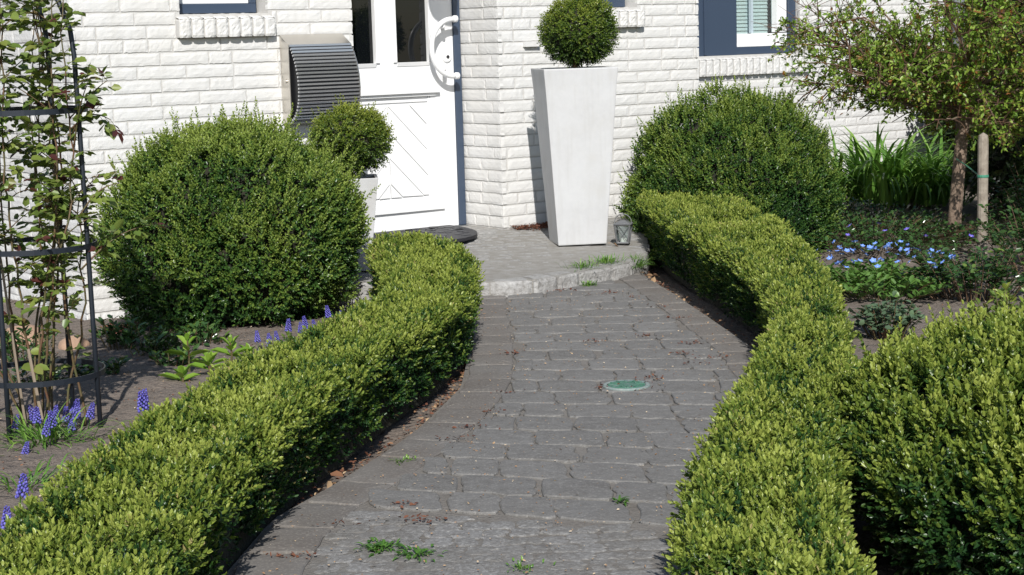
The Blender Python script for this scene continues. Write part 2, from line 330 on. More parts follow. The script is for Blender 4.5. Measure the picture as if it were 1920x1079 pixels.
# small projecting brick end beside the door
wall.box(W(1.965, -.012, 1.108), (.05, .014, .014), (DV, NV, ZV), 0)
wall.build('wall', [M['brick'], M['mortar']], house)
rf = MB(); rf.prism([W(C0-.35, -.35, ZT), W(C0-.35, 6.9, ZT), W(C0-.35, 3.2, ZT+2.6)], DV*(C1-C0+.45)); rf.prism([W(C1+.1001, P2-.35, ZT), W(C1+.1001, 6.9, ZT), W(C1+.1001, 3.6, ZT+2.0)], DV*(C2-C1+.25)); rf.build('roof', M['roof'], house)
# rowlock sills: a row of upright bricks each
def sill(name, s0, s1, zt, zb, oo, out, n, back):
    mb = MB(); r = np.random.default_rng(int(s0*100)+50); wd = (s1-s0)/n
    for i in range(n):
        a = s0+i*wd+.0045; b = s0+(i+1)*wd-.0045; gx, gz = 5, 8
        for part in ('front', 'top'):
            uu = np.array([(u/gx, v/gz) for v in range(gz+1) for u in range(gx+1)])
            S = a+(b-a)*uu[:, 0]; v = uu[:, 1]; sd = r.uniform(0, 90)
            nn = .0022*noise3(np.stack([S, v*.15, S*0+sd], 1), 16, 9, 3)+.0010*noise3(np.stack([S, v*.15, S*0+sd], 1), 60, 12, 2)
            ed = np.minimum(uu[:, 0], 1-uu[:, 0])*(b-a); nn = nn-.004*np.exp(-(ed/.005)**2)
            if part == 'front':
                slope = 0
                Z = zb+(zt-.022-zb)*v; O = oo-out-nn
                ev = np.minimum(v, 1-v)*(zt-zb); O = O+.004*np.exp(-(ev/.006)**2)
            else:
                O = (oo-out)+(back+out)*v; Z = (zt-.022)+.022*v+nn*.7; Z = Z-.004*np.exp(-((O-(oo-out))/.006)**2)
            P = np.array([W(S[q], O[q], Z[q]) for q in range(len(S))])
            fc = [(j*(gx+1)+q, j*(gx+1)+q+1, (j+1)*(gx+1)+q+1, (j+1)*(gx+1)+q) for j in range(gz) for q in range(gx)]
            mb.add(P, fc, 0)
        c = (a+b)/2; mb.box(W(c, oo+(back-out)/2+.003, (zt-.026+zb)/2), ((b-a)/2-.0005, (back+out)/2-.004, (zt-.030-zb)/2), (DV, NV, ZV), 0)
    mb.box(W((s0+s1)/2, oo+(back-out)/2+.008, (zt-.03+zb)/2), ((s1-s0)/2-.004, (back+out)/2-.006, (zt-.040-zb)/2), (DV, NV, ZV), 1)
    return mb, name
def window(s0, s1, z0, z1, o, label, sargs, blind=False, pcol='pane'):
    root = MB()          # blue outer frame is the window part itself
    ax = (DV, NV, ZV); b = .045; d = .035
    root.box(W((s0+s1)/2, o+d, z0+b/2), ((s1-s0)/2, d, b/2), ax)
    root.box(W((s0+s1)/2, o+d, z1-b/2), ((s1-s0)/2, d, b/2), ax)
    for s_ in (s0+b*.35, s1-b*.35): root.box(W(s_, o+d, (z0+z1)/2), (b*.35, d-.001, (z1-z0)/2-b-.001), ax)
    wo = root.build('window', M['blueframe'], house, bevel=.003)
    wo['label'] = label
    fr = MB(); a, c = s0+b*.7+.001, s1-b*.7-.001; zz0, zz1 = z0+b+.001, z1-b-.001; t = .05
    fr.box(W((a+c)/2, o+d+.012, zz0+t/2), ((c-a)/2, .03, t/2), ax); fr.box(W((a+c)/2, o+d+.012, zz1-t/2), ((c-a)/2, .03, t/2), ax)
    for s_ in (a+t/2, c-t/2): fr.box(W(s_, o+d+.012, (zz0+zz1)/2), (t/2, .029, (zz1-zz0)/2-t-.001), ax)
    fr.build('frame', M['door'], wo, bevel=.003)
    p = MB(); p.box(W((a+c)/2, o+d+.02, (zz0+zz1)/2), ((c-a)/2-t, .004, (zz1-zz0)/2-t), ax); p.build('pane', M[pcol], wo)
    return wo, (a+t, c-t, zz0+t, zz1-t)
w1, q1 = window(-.085, .355, 1.301, 2.28, .09, 'narrow window left of the front door', None, pcol='glass')
mb, _ = sill('sill', -.126, .391, 1.30, 1.186, 0, .042, 8, .10); mb.build('sill', [M['brick'], M['mortar']], w1)
w2, q2 = window(2.285, 2.725, 1.301, 2.28, .09, 'narrow window right of the front door, behind the round topiary', None, pcol='glass')
mb, _ = sill('sill', 2.25, 2.767, 1.30, 1.186, 0, .042, 8, .10); mb.build('sill', [M['brick'], M['mortar']], w2)
# wing window: wide blue panel at the left, white casement with blind
w3 = MB(); ax = (DV, NV, ZV)
w3.box(W(4.42, P2+.045, 1.59), (.325, .03, .605), ax); w3.box(W(4.44, P2+.01, 1.59), (.012, .008, .60), ax)
w3.box(W(5.05, P2+.075, 1.012), (.304, .03, .0255), ax); w3.box(W(5.32, P2+.07, 1.62), (.033, .03, .575), ax); w3.box(W(5.016, P2+.075, 2.17), (.27, .03, .025), ax)
w3o = w3.build('window', M['blueframe'], house, bevel=.003); w3o['label'] = 'larger window on the set-back wing with a white blind and a blue panel'
fr_ = MB(); fr_.box(W(5.015, P2+.09, 1.084), (.269, .03, .045), ax); fr_.box(W(4.755, P2+.09, 1.635), (.009, .029, .50), ax); fr_.box(W(5.234, P2+.09, 1.635), (.048, .029, .50), ax)
fr_.box(W(5.015, P2+.075, 1.045), (.269, .028, .006), ax); fr_.build('frame', M['door'], w3o, bevel=.003)
mu = MB(); mu.box(W(4.965, P2+.098, 1.635), (.0095, .012, .50), ax); mu.build('muntin', mat('pale_blue_grey', (.42, .50, .55), .4), w3o)
pn = MB(); pn.box(W(4.975, P2+.115, 1.635), (.21, .003, .50), ax); pn.build('pane', M['pane'], w3o)
bl = MB()
for k in range(40):
    z = 1.14+k*.026; th = 1.22; e = DV; u_ = NV*math.cos(th)+ZV*math.sin(th); v_ = np.cross(e, u_)
    bl.box(W(4.975, P2+.16, z), (.212, .0155, .0007), (DV, u_, v_))
bl.build('blind', M['blind'], w3o)
dk = MB(); dk.box(W(4.75, P2+.23, 1.6), (.6, .01, .6), ax); dk.build('interior', M['blackin'], w3o)
mb, _ = sill('sill', 4.02, 5.43, .985, .848, P2, .04, 22, .12); mb.build('sill', [M['brick'], M['mortar']], w3o)
# vent in the gable
v_ = MB(); v_.box(W(C0-.004, .371, .092), (.006, .03, .028), ax, 0)
for k in range(3): v_.box(W(C0-.012, .371, .076+k*.016), (.0015, .022, .003), ax, 1)
v_.build('vent', [M['vent'], M['blackin']], house)
# ---- door
do = MB(); SA, SB = .82, 1.70; ZD = .122; ZDT = 2.14; o_ = DO
def dbox(mb, s0, s1, z0, z1, oa, ob, mi=0): mb.box(W((s0+s1)/2, (oa+ob)/2, (z0+z1)/2), (abs(s1-s0)/2, abs(ob-oa)/2, abs(z1-z0)/2), ax, mi)
G1 = (.985, 1.195, 1.03, 1.95); G2 = (1.328, 1.537, 1.03, 1.95)
dbox(do, SA, G1[0], ZD, ZDT, o_, o_+.06); dbox(do, G2[1], SB, ZD, ZDT, o_, o_+.06)
dbox(do, G1[0], G2[1], .845, G1[2], o_+.0003, o_+.0597); dbox(do, G1[0], G2[1], 1.95, ZDT, o_+.0003, o_+.0597); dbox(do, G1[1], G2[0], G1[2], 1.95, o_+.0006, o_+.0594)
dbox(do, G1[0], G2[1], ZD, .235, o_+.0003, o_+.0597)
door = do.build('door', M['door'], house); door['label'] = 'white front door with two narrow panes and a carved lower panel'
pn = MB(); dbox(pn, 1.0, 1.522, .29, .815, o_+.012, o_+.05)
# V grooves: chevron boards as thin raised boards with gaps
pa = MB()
def clipchev(c0, c1):
    """board between chevron lines z = c - |s-1.262|, clipped to the panel"""
    for sg in (-1, 1):
        pts = []; lo, hi = 1.262, (1.513 if sg > 0 else 1.262-.251)
        poly = [(1.262, c0), (hi, c0-abs(hi-1.262)), (hi, c1-abs(hi-1.262)), (1.262, c1)]
        # clip z
        def clip(poly, zc, keep_above):
            out = []
            for i in range(len(poly)):
                a, b = poly[i], poly[(i+1) % len(poly)]; ia = (a[1] >= zc) == keep_above or a[1] == zc; ib = (b[1] >= zc) == keep_above or b[1] == zc
                if ia: out.append(a)
                if ia != ib:
                    t = (zc-a[1])/(b[1]-a[1]); out.append((a[0]+t*(b[0]-a[0]), zc))
            return out
        poly = clip(poly, .302, True)
        if len(poly) >= 3: poly = clip(poly, .802, False)
        if len(poly) >= 3:
            P = np.array([W(p[0], o_+.0115, p[1]) for p in poly]); cc = P.mean(0); P = cc+(P-cc)*np.clip(1-.0060/np.maximum(np.linalg.norm(P-cc, axis=1), .01), .5, 1)[:, None]
            pa.prism(P, -NV*.009)
for k in range(8): clipchev(.38-.14*2+k*.14, .38-.14+k*.14)
pn.build('panel', M['door'], door); pa.build('panel_boards', M['door'], door)
ml = MB()                                     # mouldings
def frame4(s0, s1, z0, z1, wd, pr, oa):
    ml.prism([W(s0, oa, z0), W(s0, oa-pr, z0), W(s0, oa-pr*.3, z0-wd), W(s0, oa, z0-wd)], DV*(s1-s0))
    dbox(ml, s0-wd, s1+wd, z1, z1+wd, oa-pr, oa-.0002); dbox(ml, s0-wd, s0, z0, z1-.0001, oa-pr*.9, oa-.0003); dbox(ml, s1, s1+wd, z0, z1-.0001, oa-pr*.9, oa-.0003)
for G_ in (G1, G2): frame4(*G_, .022, .012, o_)
dbox(ml, .93, 1.586, .862, .885, o_-.03, o_-.0002); dbox(ml, .95, 1.566, .845, .8615, o_-.014, o_-.0002)
dbox(ml, .985, 1.537, .2352, .262, o_-.010, o_+.03); dbox(ml, .925, 1.60, .222, .2348, o_-.016, o_-.0002)
dbox(ml, 1.0, 1.522, .262, .2899, o_+.004, o_+.05); dbox(ml, 1.0, 1.522, .8151, .8448, o_+.004, o_+.05)
dbox(ml, .985, .9999, .262, .8448, o_+.002, o_+.05); dbox(ml, 1.5221, 1.537, .262, .8448, o_+.002, o_+.05)
ml.build('moulding', M['door'], door, bevel=.002)
for G_ in (G1, G2):
    p = MB(); dbox(p, G_[0], G_[1], G_[2], G_[3], o_+.02, o_+.03); p.build('pane', M['glass'], door)
hd = MB(); cs, cz, rr = 1.760, 1.10, .232; pts = []
for k in range(25):
    a = R_(138)+(R_(222)-R_(138))*k/24; 
    pts.append((cs+rr*math.cos(a), cz+rr*math.sin(a)))
pts = [(1.664, 1.254)]+[(1.64-.137*math.cos(a), 1.101+.153*math.sin(a)) for a in np.linspace(R_(84), R_(-84), 27)]+[(1.664, .948)]
P = np.array([W(s_, o_-.082, z_) for s_, z_ in pts]); hd.tube(P, .0145, 12)
for z_ in (1.255, .948): hd.lathe(W(1.662, o_-.082, z_), [(.016, -.012), (.019, -.008), (.019, .010), (.014, .014)], 14, axes=(NV, ZV, DV))
for z_, s_ in ((1.215, 1.583), (.99, 1.583)): hd.tube([W(s_, o_-.082, z_), W(s_+.03, o_-.04, z_), W(s_+.05, o_, z_)], .012, 8)
hd.build('handle', M['door'], door, smooth=True)
lk = MB(); lk.lathe(W(1.655, o_, 1.050), [(.030, 0), (.030, .006), (.024, .011), (.001, .012)], 20, axes=(DV, ZV, -NV)); lk.build('lock_rose', M['door'], door, smooth=False)
lk = MB(); lk.lathe(W(1.655, o_-.012, 1.052), [(.009, 0), (.009, .005), (.0005, .0052)], 12, axes=(DV, ZV, -NV)); lk.build('keyhole', M['blackin'], door)
fb = MB()
dbox(fb, SB+.002, 1.745, ZD, ZDT, o_-.012, o_+.07); dbox(fb, .775, SA-.002, ZD, ZDT, o_-.012, o_+.07); dbox(fb, SA-.0019, SB+.0019, 2.142, 2.199, o_-.012, o_+.07)
fb.build('door_frame', M['blueframe'], door, bevel=.003)
ts = MB(); dbox(ts, DR0, 1.745, .10, ZD-.002, o_-.03, o_+.07); ts.build('threshold', M['zinc'], door)
cn = MB(); cn.prism([W(.55, -.001, 2.60), W(.55, -.80, 2.50), W(.55, -.80, 2.55), W(.55, -.001, 2.70)], DV*1.5); cno = cn.build('added_canopy', M['roof'], house)  # unseen canopy, added above the door to carry the shade caster
lm = MB(); lm.tube([W(1.075, -.5, 2.52), W(1.075, -.5, 2.26)], .006, 6); lm.lathe(W(1.075, -.5, 2.0), [(.045, 0), (.075, .02), (.085, .12), (.075, .2), (.02, .26)], 14); lm.build('caster_and_lantern_zinc', M['caster_and_lantern_zinc'], cno)  # unseen hanging body, added to throw the shade patch on the door jamb
# ------------------------------------------------------------------ mailbox
mbx = emp('mailbox', tuple(W(.6, 0, .95)), 'steel wall mailbox with a curved ribbed dark front beside the door', 'mailbox')
prof = [(.004, 1.190), (.087, 1.140), (.118, 1.098), (.143, 1.045), (.160, .985), (.165, .925), (.158, .868), (.138, .818), (.108, .782), (.070, .762), (.004, .757)]
m = MB(); s0, s1 = .422, .778
m.prism([W(s0, -o, z) for o, z in [(.004, 1.19), (.087, 1.14), (.087, .80), (.03, .757), (.004, .757)]], DV*.004)
m.prism([W(s1-.004, -o, z) for o, z in prof], DV*.004)
m.prism([W(s0+.0041, -.004, 1.19), W(s0+.0041, -.087, 1.14), W(s0+.0041, -.087, 1.136), W(s0+.0041, -.004, 1.186)], DV*(s1-s0-.0082))
m.build('housing', M['steel'], mbx)
ins = MB(); pin = [(.006, 1.13), (.083, 1.13)]+[(o-.014, z) for o, z in prof[2:-1]]+[(.006, .765)]
ins.prism([W(s0+.02, -o, z) for o, z in pin], DV*(s1-s0-.0245)); ins.build('inner_box', M['blackin'], mbx)
rb = MB(); seg = np.array(prof[1:]); dl = np.r_[0, np.cumsum(np.hypot(*np.diff(seg, axis=0).T))]; nS = 27
for k in range(nS):
    t0 = dl[-1]*(k+.12)/nS; t1 = dl[-1]*(k+.58)/nS
    a = np.array([np.interp(t0, dl, seg[:, i]) for i in (0, 1)]); b = np.array([np.interp(t1, dl, seg[:, i]) for i in (0, 1)])
    tg = (b-a)/np.linalg.norm(b-a); nn = np.array([-tg[1], tg[0]])
    if nn[0] < 0 and k < nS*.8: nn = -nn
    if nn@(np.array([.17, .95])-np.array([.0, .95])) < 0: nn = -nn
    pp = [a-nn*.010, a+nn*.004, b-nn*.001, b-nn*.010]
    rb.prism([W(s0+.006, -q[0], q[1]) for q in pp], DV*(s1-s0-.0105))
rb.build('ribbed_cover', M['slat'], mbx)
lk = MB(); lk.lathe(W(s0-.0005, -.052, .965), [(.010, 0), (.010, .006), (.001, .007)], 12, axes=(NV, ZV, -DV)); lk.build('lock', M['steel'], mbx)
# ------------------------------------------------------------------ doormat
mt = MB(); pr = []
for k in range(33):
    a = math.pi*k/32; pr.append((1.19+.39*math.cos(a), .27-.60*math.sin(a)))
mt.prism([W(s_, o, .1225) for s_, o in pr], ZV*.016, 0)
rm = random.Random(3)
for k in range(120):                      # moulded cell pattern
    s_, o = rm.uniform(.8, 1.6), rm.uniform(-.30, .25)
    if ((s_-1.19)/.35)**2+((o-.27)/.55)**2 > 1: continue
    n_ = rm.choice([5, 6, 7]); rr = rm.uniform(.016, .027)
    mt.prism([W(s_+rr*1.2*math.cos(6.283*q/n_), o+rr*math.sin(6.283*q/n_), .1386) for q in range(n_)], ZV*.003, 1)
mat_o = mt.build('doormat', [M['rubber'], mat('worn_rubber', (.045, .045, .05), .5)], None, origin=W(1.2, 0, .1225)); tag(mat_o, 'black half-round rubber doormat before the white front door', 'doormat')
# ------------------------------------------------------------------ planters
def planter(name, c, zb, zt, hb, ht, rot, label):
    root = emp(name, (c[0], c[1], zb), label, 'planter')
    u = np.array([math.cos(rot), math.sin(rot), 0]); v = np.array([-math.sin(rot), math.cos(rot), 0])
    def ring(h, z): return [np.array([c[0], c[1], z])+u*h*i+v*h*j for i, j in ((-1, -1), (1, -1), (1, 1), (-1, 1))]
    mb = MB(); hh = zt-zb; hs = hb+(ht-hb)*.865
    V = ring(hb, zb)+ring(hs, zb+hh*.90)+ring(ht, zt)+ring(ht*.91, zt)+ring(ht*.89, zt-hh*.05)
    fc = [(3, 2, 1, 0)]
    for k in range(4):
        b = k*4
        for q in range(4): fc.append((b+q, b+(q+1) % 4, b+4+(q+1) % 4, b+4+q))
    fc.append((16, 17, 18, 19)); mb.add(V, fc); mb.build('pot', M['plaster'], root, bevel=.006*hh/.86)
    so_ = MB(); so_.add(ring(ht*.885, zt-hh*.045), [(0, 1, 2, 3)]); so_.build('potting_soil', M['potsoil'], root)
    return root
pl = planter('tall_planter', (.345, 8.83), .094, .985, .125, .19, R_(9), 'tall tapered pale grey planter on the step right of the door')
ps = planter('small_planter', (-.745, 8.02), .093, .525, .085, .135, R_(6), 'low tapered grey planter half hidden behind the left box hedge')
# ------------------------------------------------------------------ foliage machinery
def leafT(L, wd, fold=.15, cup=0.):
    """6-vertex leaf, base at origin, along +x, normal +z"""
    return np.array([[0, 0, 0], [.32*L, .5*wd, fold*wd], [.72*L, .40*wd, fold*wd+cup*L*.3], [L, 0, cup*L], [.72*L, -.40*wd, fold*wd+cup*L*.3], [.32*L, -.5*wd, fold*wd]])
LF = np.array([[0, 1, 2, 3], [0, 3, 4, 5]])
def frames(D, roll=None, up=None):
    D = D/np.linalg.norm(D, axis=1)[:, None]; n = len(D)
    a = rng.normal(size=(n, 3)) if up is None else np.asarray(up, float)
    b = np.cross(a, D); b /= np.linalg.norm(b, axis=1)[:, None]+1e-9; c = np.cross(D, b)
    return D, b, c      # x, y, z
def place_leaves(P, D, Lg, Wd, up=None, fold=.15, cup=0.):
    """one leaf per row; up = approximate leaf normals"""
    x, y, z = frames(D, up=up); n = len(P); T = leafT(1, 1, fold, cup)
    V = P[:, None, :]+T[None, :, 0, None]*(Lg[:, None, None]*x[:, None, :])+T[None, :, 1, None]*(Wd[:, None, None]*y[:, None, :])+T[None, :, 2, None]*(Wd[:, None, None]*z[:, None, :])
    Fq = (LF[None]+6*np.arange(n)[:, None, None]).reshape(-1, 4)
    return V.reshape(-1, 3), Fq
def sprig_templates(n=6, ln=.045, L=.017, pairs=4, openness=(70, 25)):
    out = []
    for q in range(n):
        P = []; Dd = []; Lg = []; tn = []
        h = 0; ro = rng.uniform(0, 6.28)
        for k in range(pairs):
            t = k/(pairs-1); h = ln*(.10+.86*t); ang = R_(openness[0]+(openness[1]-openness[0])*t+rng.normal(0, 7))
            for sgn in (0, math.pi):
                az = ro+k*math.pi/2+sgn+rng.normal(0, .2)
                P.append((rng.normal(0, .0006), rng.normal(0, .0006), h)); Dd.append((math.sin(ang)*math.cos(az), math.sin(ang)*math.sin(az), math.cos(ang)))
                Lg.append(L*(1.0-.35*t)*rng.uniform(.85, 1.15)); tn.append(t)
        P.append((0, 0, ln*.97)); Dd.append((rng.normal(0, .2), rng.normal(0, .2), 1)); Lg.append(L*.6); tn.append(1.1)
        P = np.array(P); Dd = np.array(Dd); Lg = np.array(Lg)
        V, Fq = place_leaves(P, Dd, Lg, Lg*.50, up=np.tile([0, 0, 1.], (len(P), 1)), fold=.18, cup=-.12)
        out.append((V, Fq, np.repeat(tn, 6)))
    return out
def sprigs(P, D, base_t, tmpl, scale=(.8, 1.2), tscale=.35):
    """instances of sprig templates -> big arrays"""
    n = len(P); which = rng.integers(0, len(tmpl), n); VV = []; FF = []; TT = []; off = 0
    x, y, z = frames(D)       # x is the axis
    sc = rng.uniform(scale[0], scale[1], n)
    for q, (V, Fq, tn) in enumerate(tmpl):
        ix = np.where(which == q)[0]
        if not len(ix): continue
        v = P[ix][:, None, :]+sc[ix][:, None, None]*(V[None, :, 0, None]*y[ix][:, None, :]+V[None, :, 1, None]*z[ix][:, None, :]+V[None, :, 2, None]*x[ix][:, None, :])
        nv = len(V); k = len(ix)
        VV.append(v.reshape(-1, 3)); FF.append((Fq[None]+nv*np.arange(k)[:, None, None]).reshape(-1, 4)+off); off += nv*k
        lt = rng.normal(0, .07, (k, nv//6)).repeat(6, axis=1)
        TT.append((base_t[ix][:, None]+tscale*(tn[None, :]-.5)+lt).ravel())
    return np.vstack(VV), np.vstack(FF), np.clip(np.concatenate(TT), 0, .91)
BOX = sprig_templates(12, .034, .0148, 5, (60, 14)); LOOSE = sprig_templates(12, .055, .0198, 5, (58, 16)); NEARB = sprig_templates(12, .056, .0215, 5, (58, 16))
def inpoly(P, poly):
    x, y = P[:, 0], P[:, 1]; n = len(poly); ins = np.zeros(len(P), bool); j = n-1
    for i in range(n):
        xi, yi = poly[i]; xj, yj = poly[j]
        c = ((yi > y) != (yj > y)) & (x < (xj-xi)*(y-yi)/(yj-yi+1e-12)+xi); ins ^= c; j = i
    return ins
def smoothpoly(poly, it=2):
    P = np.array(poly, float)
    for _ in range(it):
        Q = np.roll(P, -1, axis=0); P = np.stack([.75*P+.25*Q, .25*P+.75*Q], 1).reshape(-1, 2)
    return P
def polydist(P, poly):
    a = poly; b = np.roll(poly, -1, axis=0); best = np.full(len(P), 9.); nrm = np.zeros((len(P), 2))
    cw = np.sum(a[:, 0]*b[:, 1]-b[:, 0]*a[:, 1])
    for i in range(len(a)):
        e = b[i]-a[i]; t = np.clip(((P-a[i])@e)/(e@e+1e-12), 0, 1); q = a[i]+t[:, None]*e; d = np.linalg.norm(P-q, axis=1)
        m_ = d < best; best[m_] = d[m_]; no = np.array([e[1], -e[0]])/np.linalg.norm(e)*(1 if cw > 0 else -1); nrm[m_] = no
    return best, nrm
def clumps(P, N_, size, drop, spread):
    """shoot tufts: sprigs fan out from tuft centres, and sit deeper between the tufts"""
    k = max(8, int(len(P)*size)); C_ = P[rng.choice(len(P), k, replace=False)]; best = np.full(len(P), 9e9); idx = np.zeros(len(P), int)
    for a in range(0, len(P), 4000):
        d2 = ((P[a:a+4000, None, :]-C_[None])**2).sum(2); idx[a:a+4000] = d2.argmin(1); best[a:a+4000] = np.sqrt(d2.min(1))
    r0 = np.median(best)*1.45; q = np.clip(best/r0, 0, 1.4); off = (P-C_[idx])/r0
    return P-N_*(drop*q**2)[:, None], off*spread, q
def hedge(name, poly, ztop, label, dens=5500, ybright=None, tb=.62, cat='hedge', tmpl=None):
    poly = smoothpoly(poly, 2); ctr = poly.mean(0)
    root = emp(name, (ctr[0], ctr[1], -.02), label, cat)
    a, b = poly, np.roll(poly, -1, axis=0); seg = np.linalg.norm(b-a, axis=1); per = seg.sum()
    mn, mx = poly.min(0), poly.max(0)
    cand = rng.uniform(mn, mx, (int(np.prod(mx-mn)*dens*1.15), 2)); cand = cand[inpoly(cand, poly)]
    rise = lambda y: .038*np.clip((y-6.0)/2.5, 0, 1)
    d, nr = polydist(cand, poly); rnd = .042
    bump = .016*noise3(np.c_[cand, cand[:, :1]*0], 2.2, 5, 3)+.012*noise3(np.c_[cand, cand[:, :1]*0], 9, 15, 2)
    q = np.clip(1-d/rnd, 0, 1); zt = ztop-rnd*(1-np.sqrt(np.clip(1-q**2, 0, 1)))*.9+bump+rise(cand[:, 1])
    dep = rng.exponential(.016, len(cand)).clip(0, .06)
    Pt = np.c_[cand, zt-.045-dep]; Nt = np.c_[nr*q[:, None]*.9, np.ones(len(cand))]
    tt = np.clip(tb+.12*noise3(Pt, 3.5, 8, 3)+.05-dep*4+rng.normal(0, .06, len(cand)), 0, .95)  # tops tinted lighter than sides: new growth, plus sunlight put into the colour
    # sides
    ns = int(per*ztop*dens*1.0); k = rng.choice(len(a), ns, p=seg/per); t = rng.random(ns); base = a[k]+(b-a)[k]*t[:, None]
    cw = np.sum(a[:, 0]*b[:, 1]-b[:, 0]*a[:, 1]); e = (b-a)[k]/seg[k][:, None]; no = np.c_[e[:, 1], -e[:, 0]]*(1 if cw > 0 else -1)
    z = rng.uniform(.015, ztop-.03, ns); zz = z/ztop
    inset = .022*(1-zz)**2+.055*np.clip((zz-.82)/.18, 0, 1)**2*.8; 
    bump = .018*noise3(np.c_[base, z], 2.6, 6, 3)+.016*noise3(np.c_[base, z], 8, 16, 2); dep2 = rng.exponential(.016, ns).clip(0, .06)
    Ps = np.c_[base-no*(inset+.040+dep2-bump)[:, None], z*(1+rise(base[:, 1])/ztop)]; Ns = np.c_[no, .55+.6*zz]
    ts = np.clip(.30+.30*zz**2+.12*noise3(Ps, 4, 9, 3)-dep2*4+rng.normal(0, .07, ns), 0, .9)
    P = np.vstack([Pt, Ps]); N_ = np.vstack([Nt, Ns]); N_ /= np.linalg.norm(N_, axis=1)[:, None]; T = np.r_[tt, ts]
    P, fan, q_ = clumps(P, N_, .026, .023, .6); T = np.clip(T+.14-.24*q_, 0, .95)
    Dn = N_*.8+fan*1.2+rng.normal(0, .34, N_.shape)+np.array([0, 0, .35])
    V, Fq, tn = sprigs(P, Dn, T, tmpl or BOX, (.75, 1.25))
    # a few yellowed leaves
    bp_ = noise3(V[::6], 1.6, 77, 2); m_ = rng.random(len(tn)//6) < np.where(bp_ > .75, .05, .004); tn = tn.reshape(-1, 6); tn[m_] = 1.; tn = tn.ravel()
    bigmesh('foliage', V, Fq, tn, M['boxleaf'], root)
    # longer free shoots on the top
    # dark twiggy inside
    ins = []
    dd, nn_ = polydist(poly-1e-4, poly)
    e0 = np.roll(poly, -1, axis=0)-np.roll(poly, 1, axis=0); e0 /= np.linalg.norm(e0, axis=1)[:, None]; no = np.c_[e0[:, 1], -e0[:, 0]]*(1 if cw > 0 else -1)
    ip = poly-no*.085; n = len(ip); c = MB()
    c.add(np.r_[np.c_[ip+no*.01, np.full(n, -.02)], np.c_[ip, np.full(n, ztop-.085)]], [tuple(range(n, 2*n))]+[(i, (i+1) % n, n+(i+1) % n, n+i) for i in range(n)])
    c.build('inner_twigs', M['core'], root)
    return root
LH = [(-.97, 2.2), (-.60, 2.2), (-.60, 3.1), (-.58, 3.62), (-.53, 4.1), (-.415, 4.66), (-.31, 5.15), (-.21, 5.51), (-.145, 5.85), (-.125, 6.3), (-.13, 6.75), (-.18, 7.2), (-.33, 7.45), (-.52, 7.56), (-.63, 7.5), (-.60, 7.2), (-.53, 6.81), (-.47, 6.3), (-.46, 5.95), (-.53, 5.67), (-.62, 5.31), (-.70, 4.96), (-.76, 4.77), (-.885, 4.14), (-.955, 3.54), (-.97, 2.95)]
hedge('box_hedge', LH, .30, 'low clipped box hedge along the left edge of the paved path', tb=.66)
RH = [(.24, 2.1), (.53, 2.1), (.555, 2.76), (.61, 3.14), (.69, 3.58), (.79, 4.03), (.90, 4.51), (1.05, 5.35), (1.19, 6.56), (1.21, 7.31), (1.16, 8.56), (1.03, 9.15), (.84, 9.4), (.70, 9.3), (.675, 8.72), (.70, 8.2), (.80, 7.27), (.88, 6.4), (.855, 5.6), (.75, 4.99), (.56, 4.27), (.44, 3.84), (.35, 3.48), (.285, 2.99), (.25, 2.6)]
hedge('box_hedge', RH, .30, 'low clipped box hedge curving along the right edge of the paved path', tb=.66)
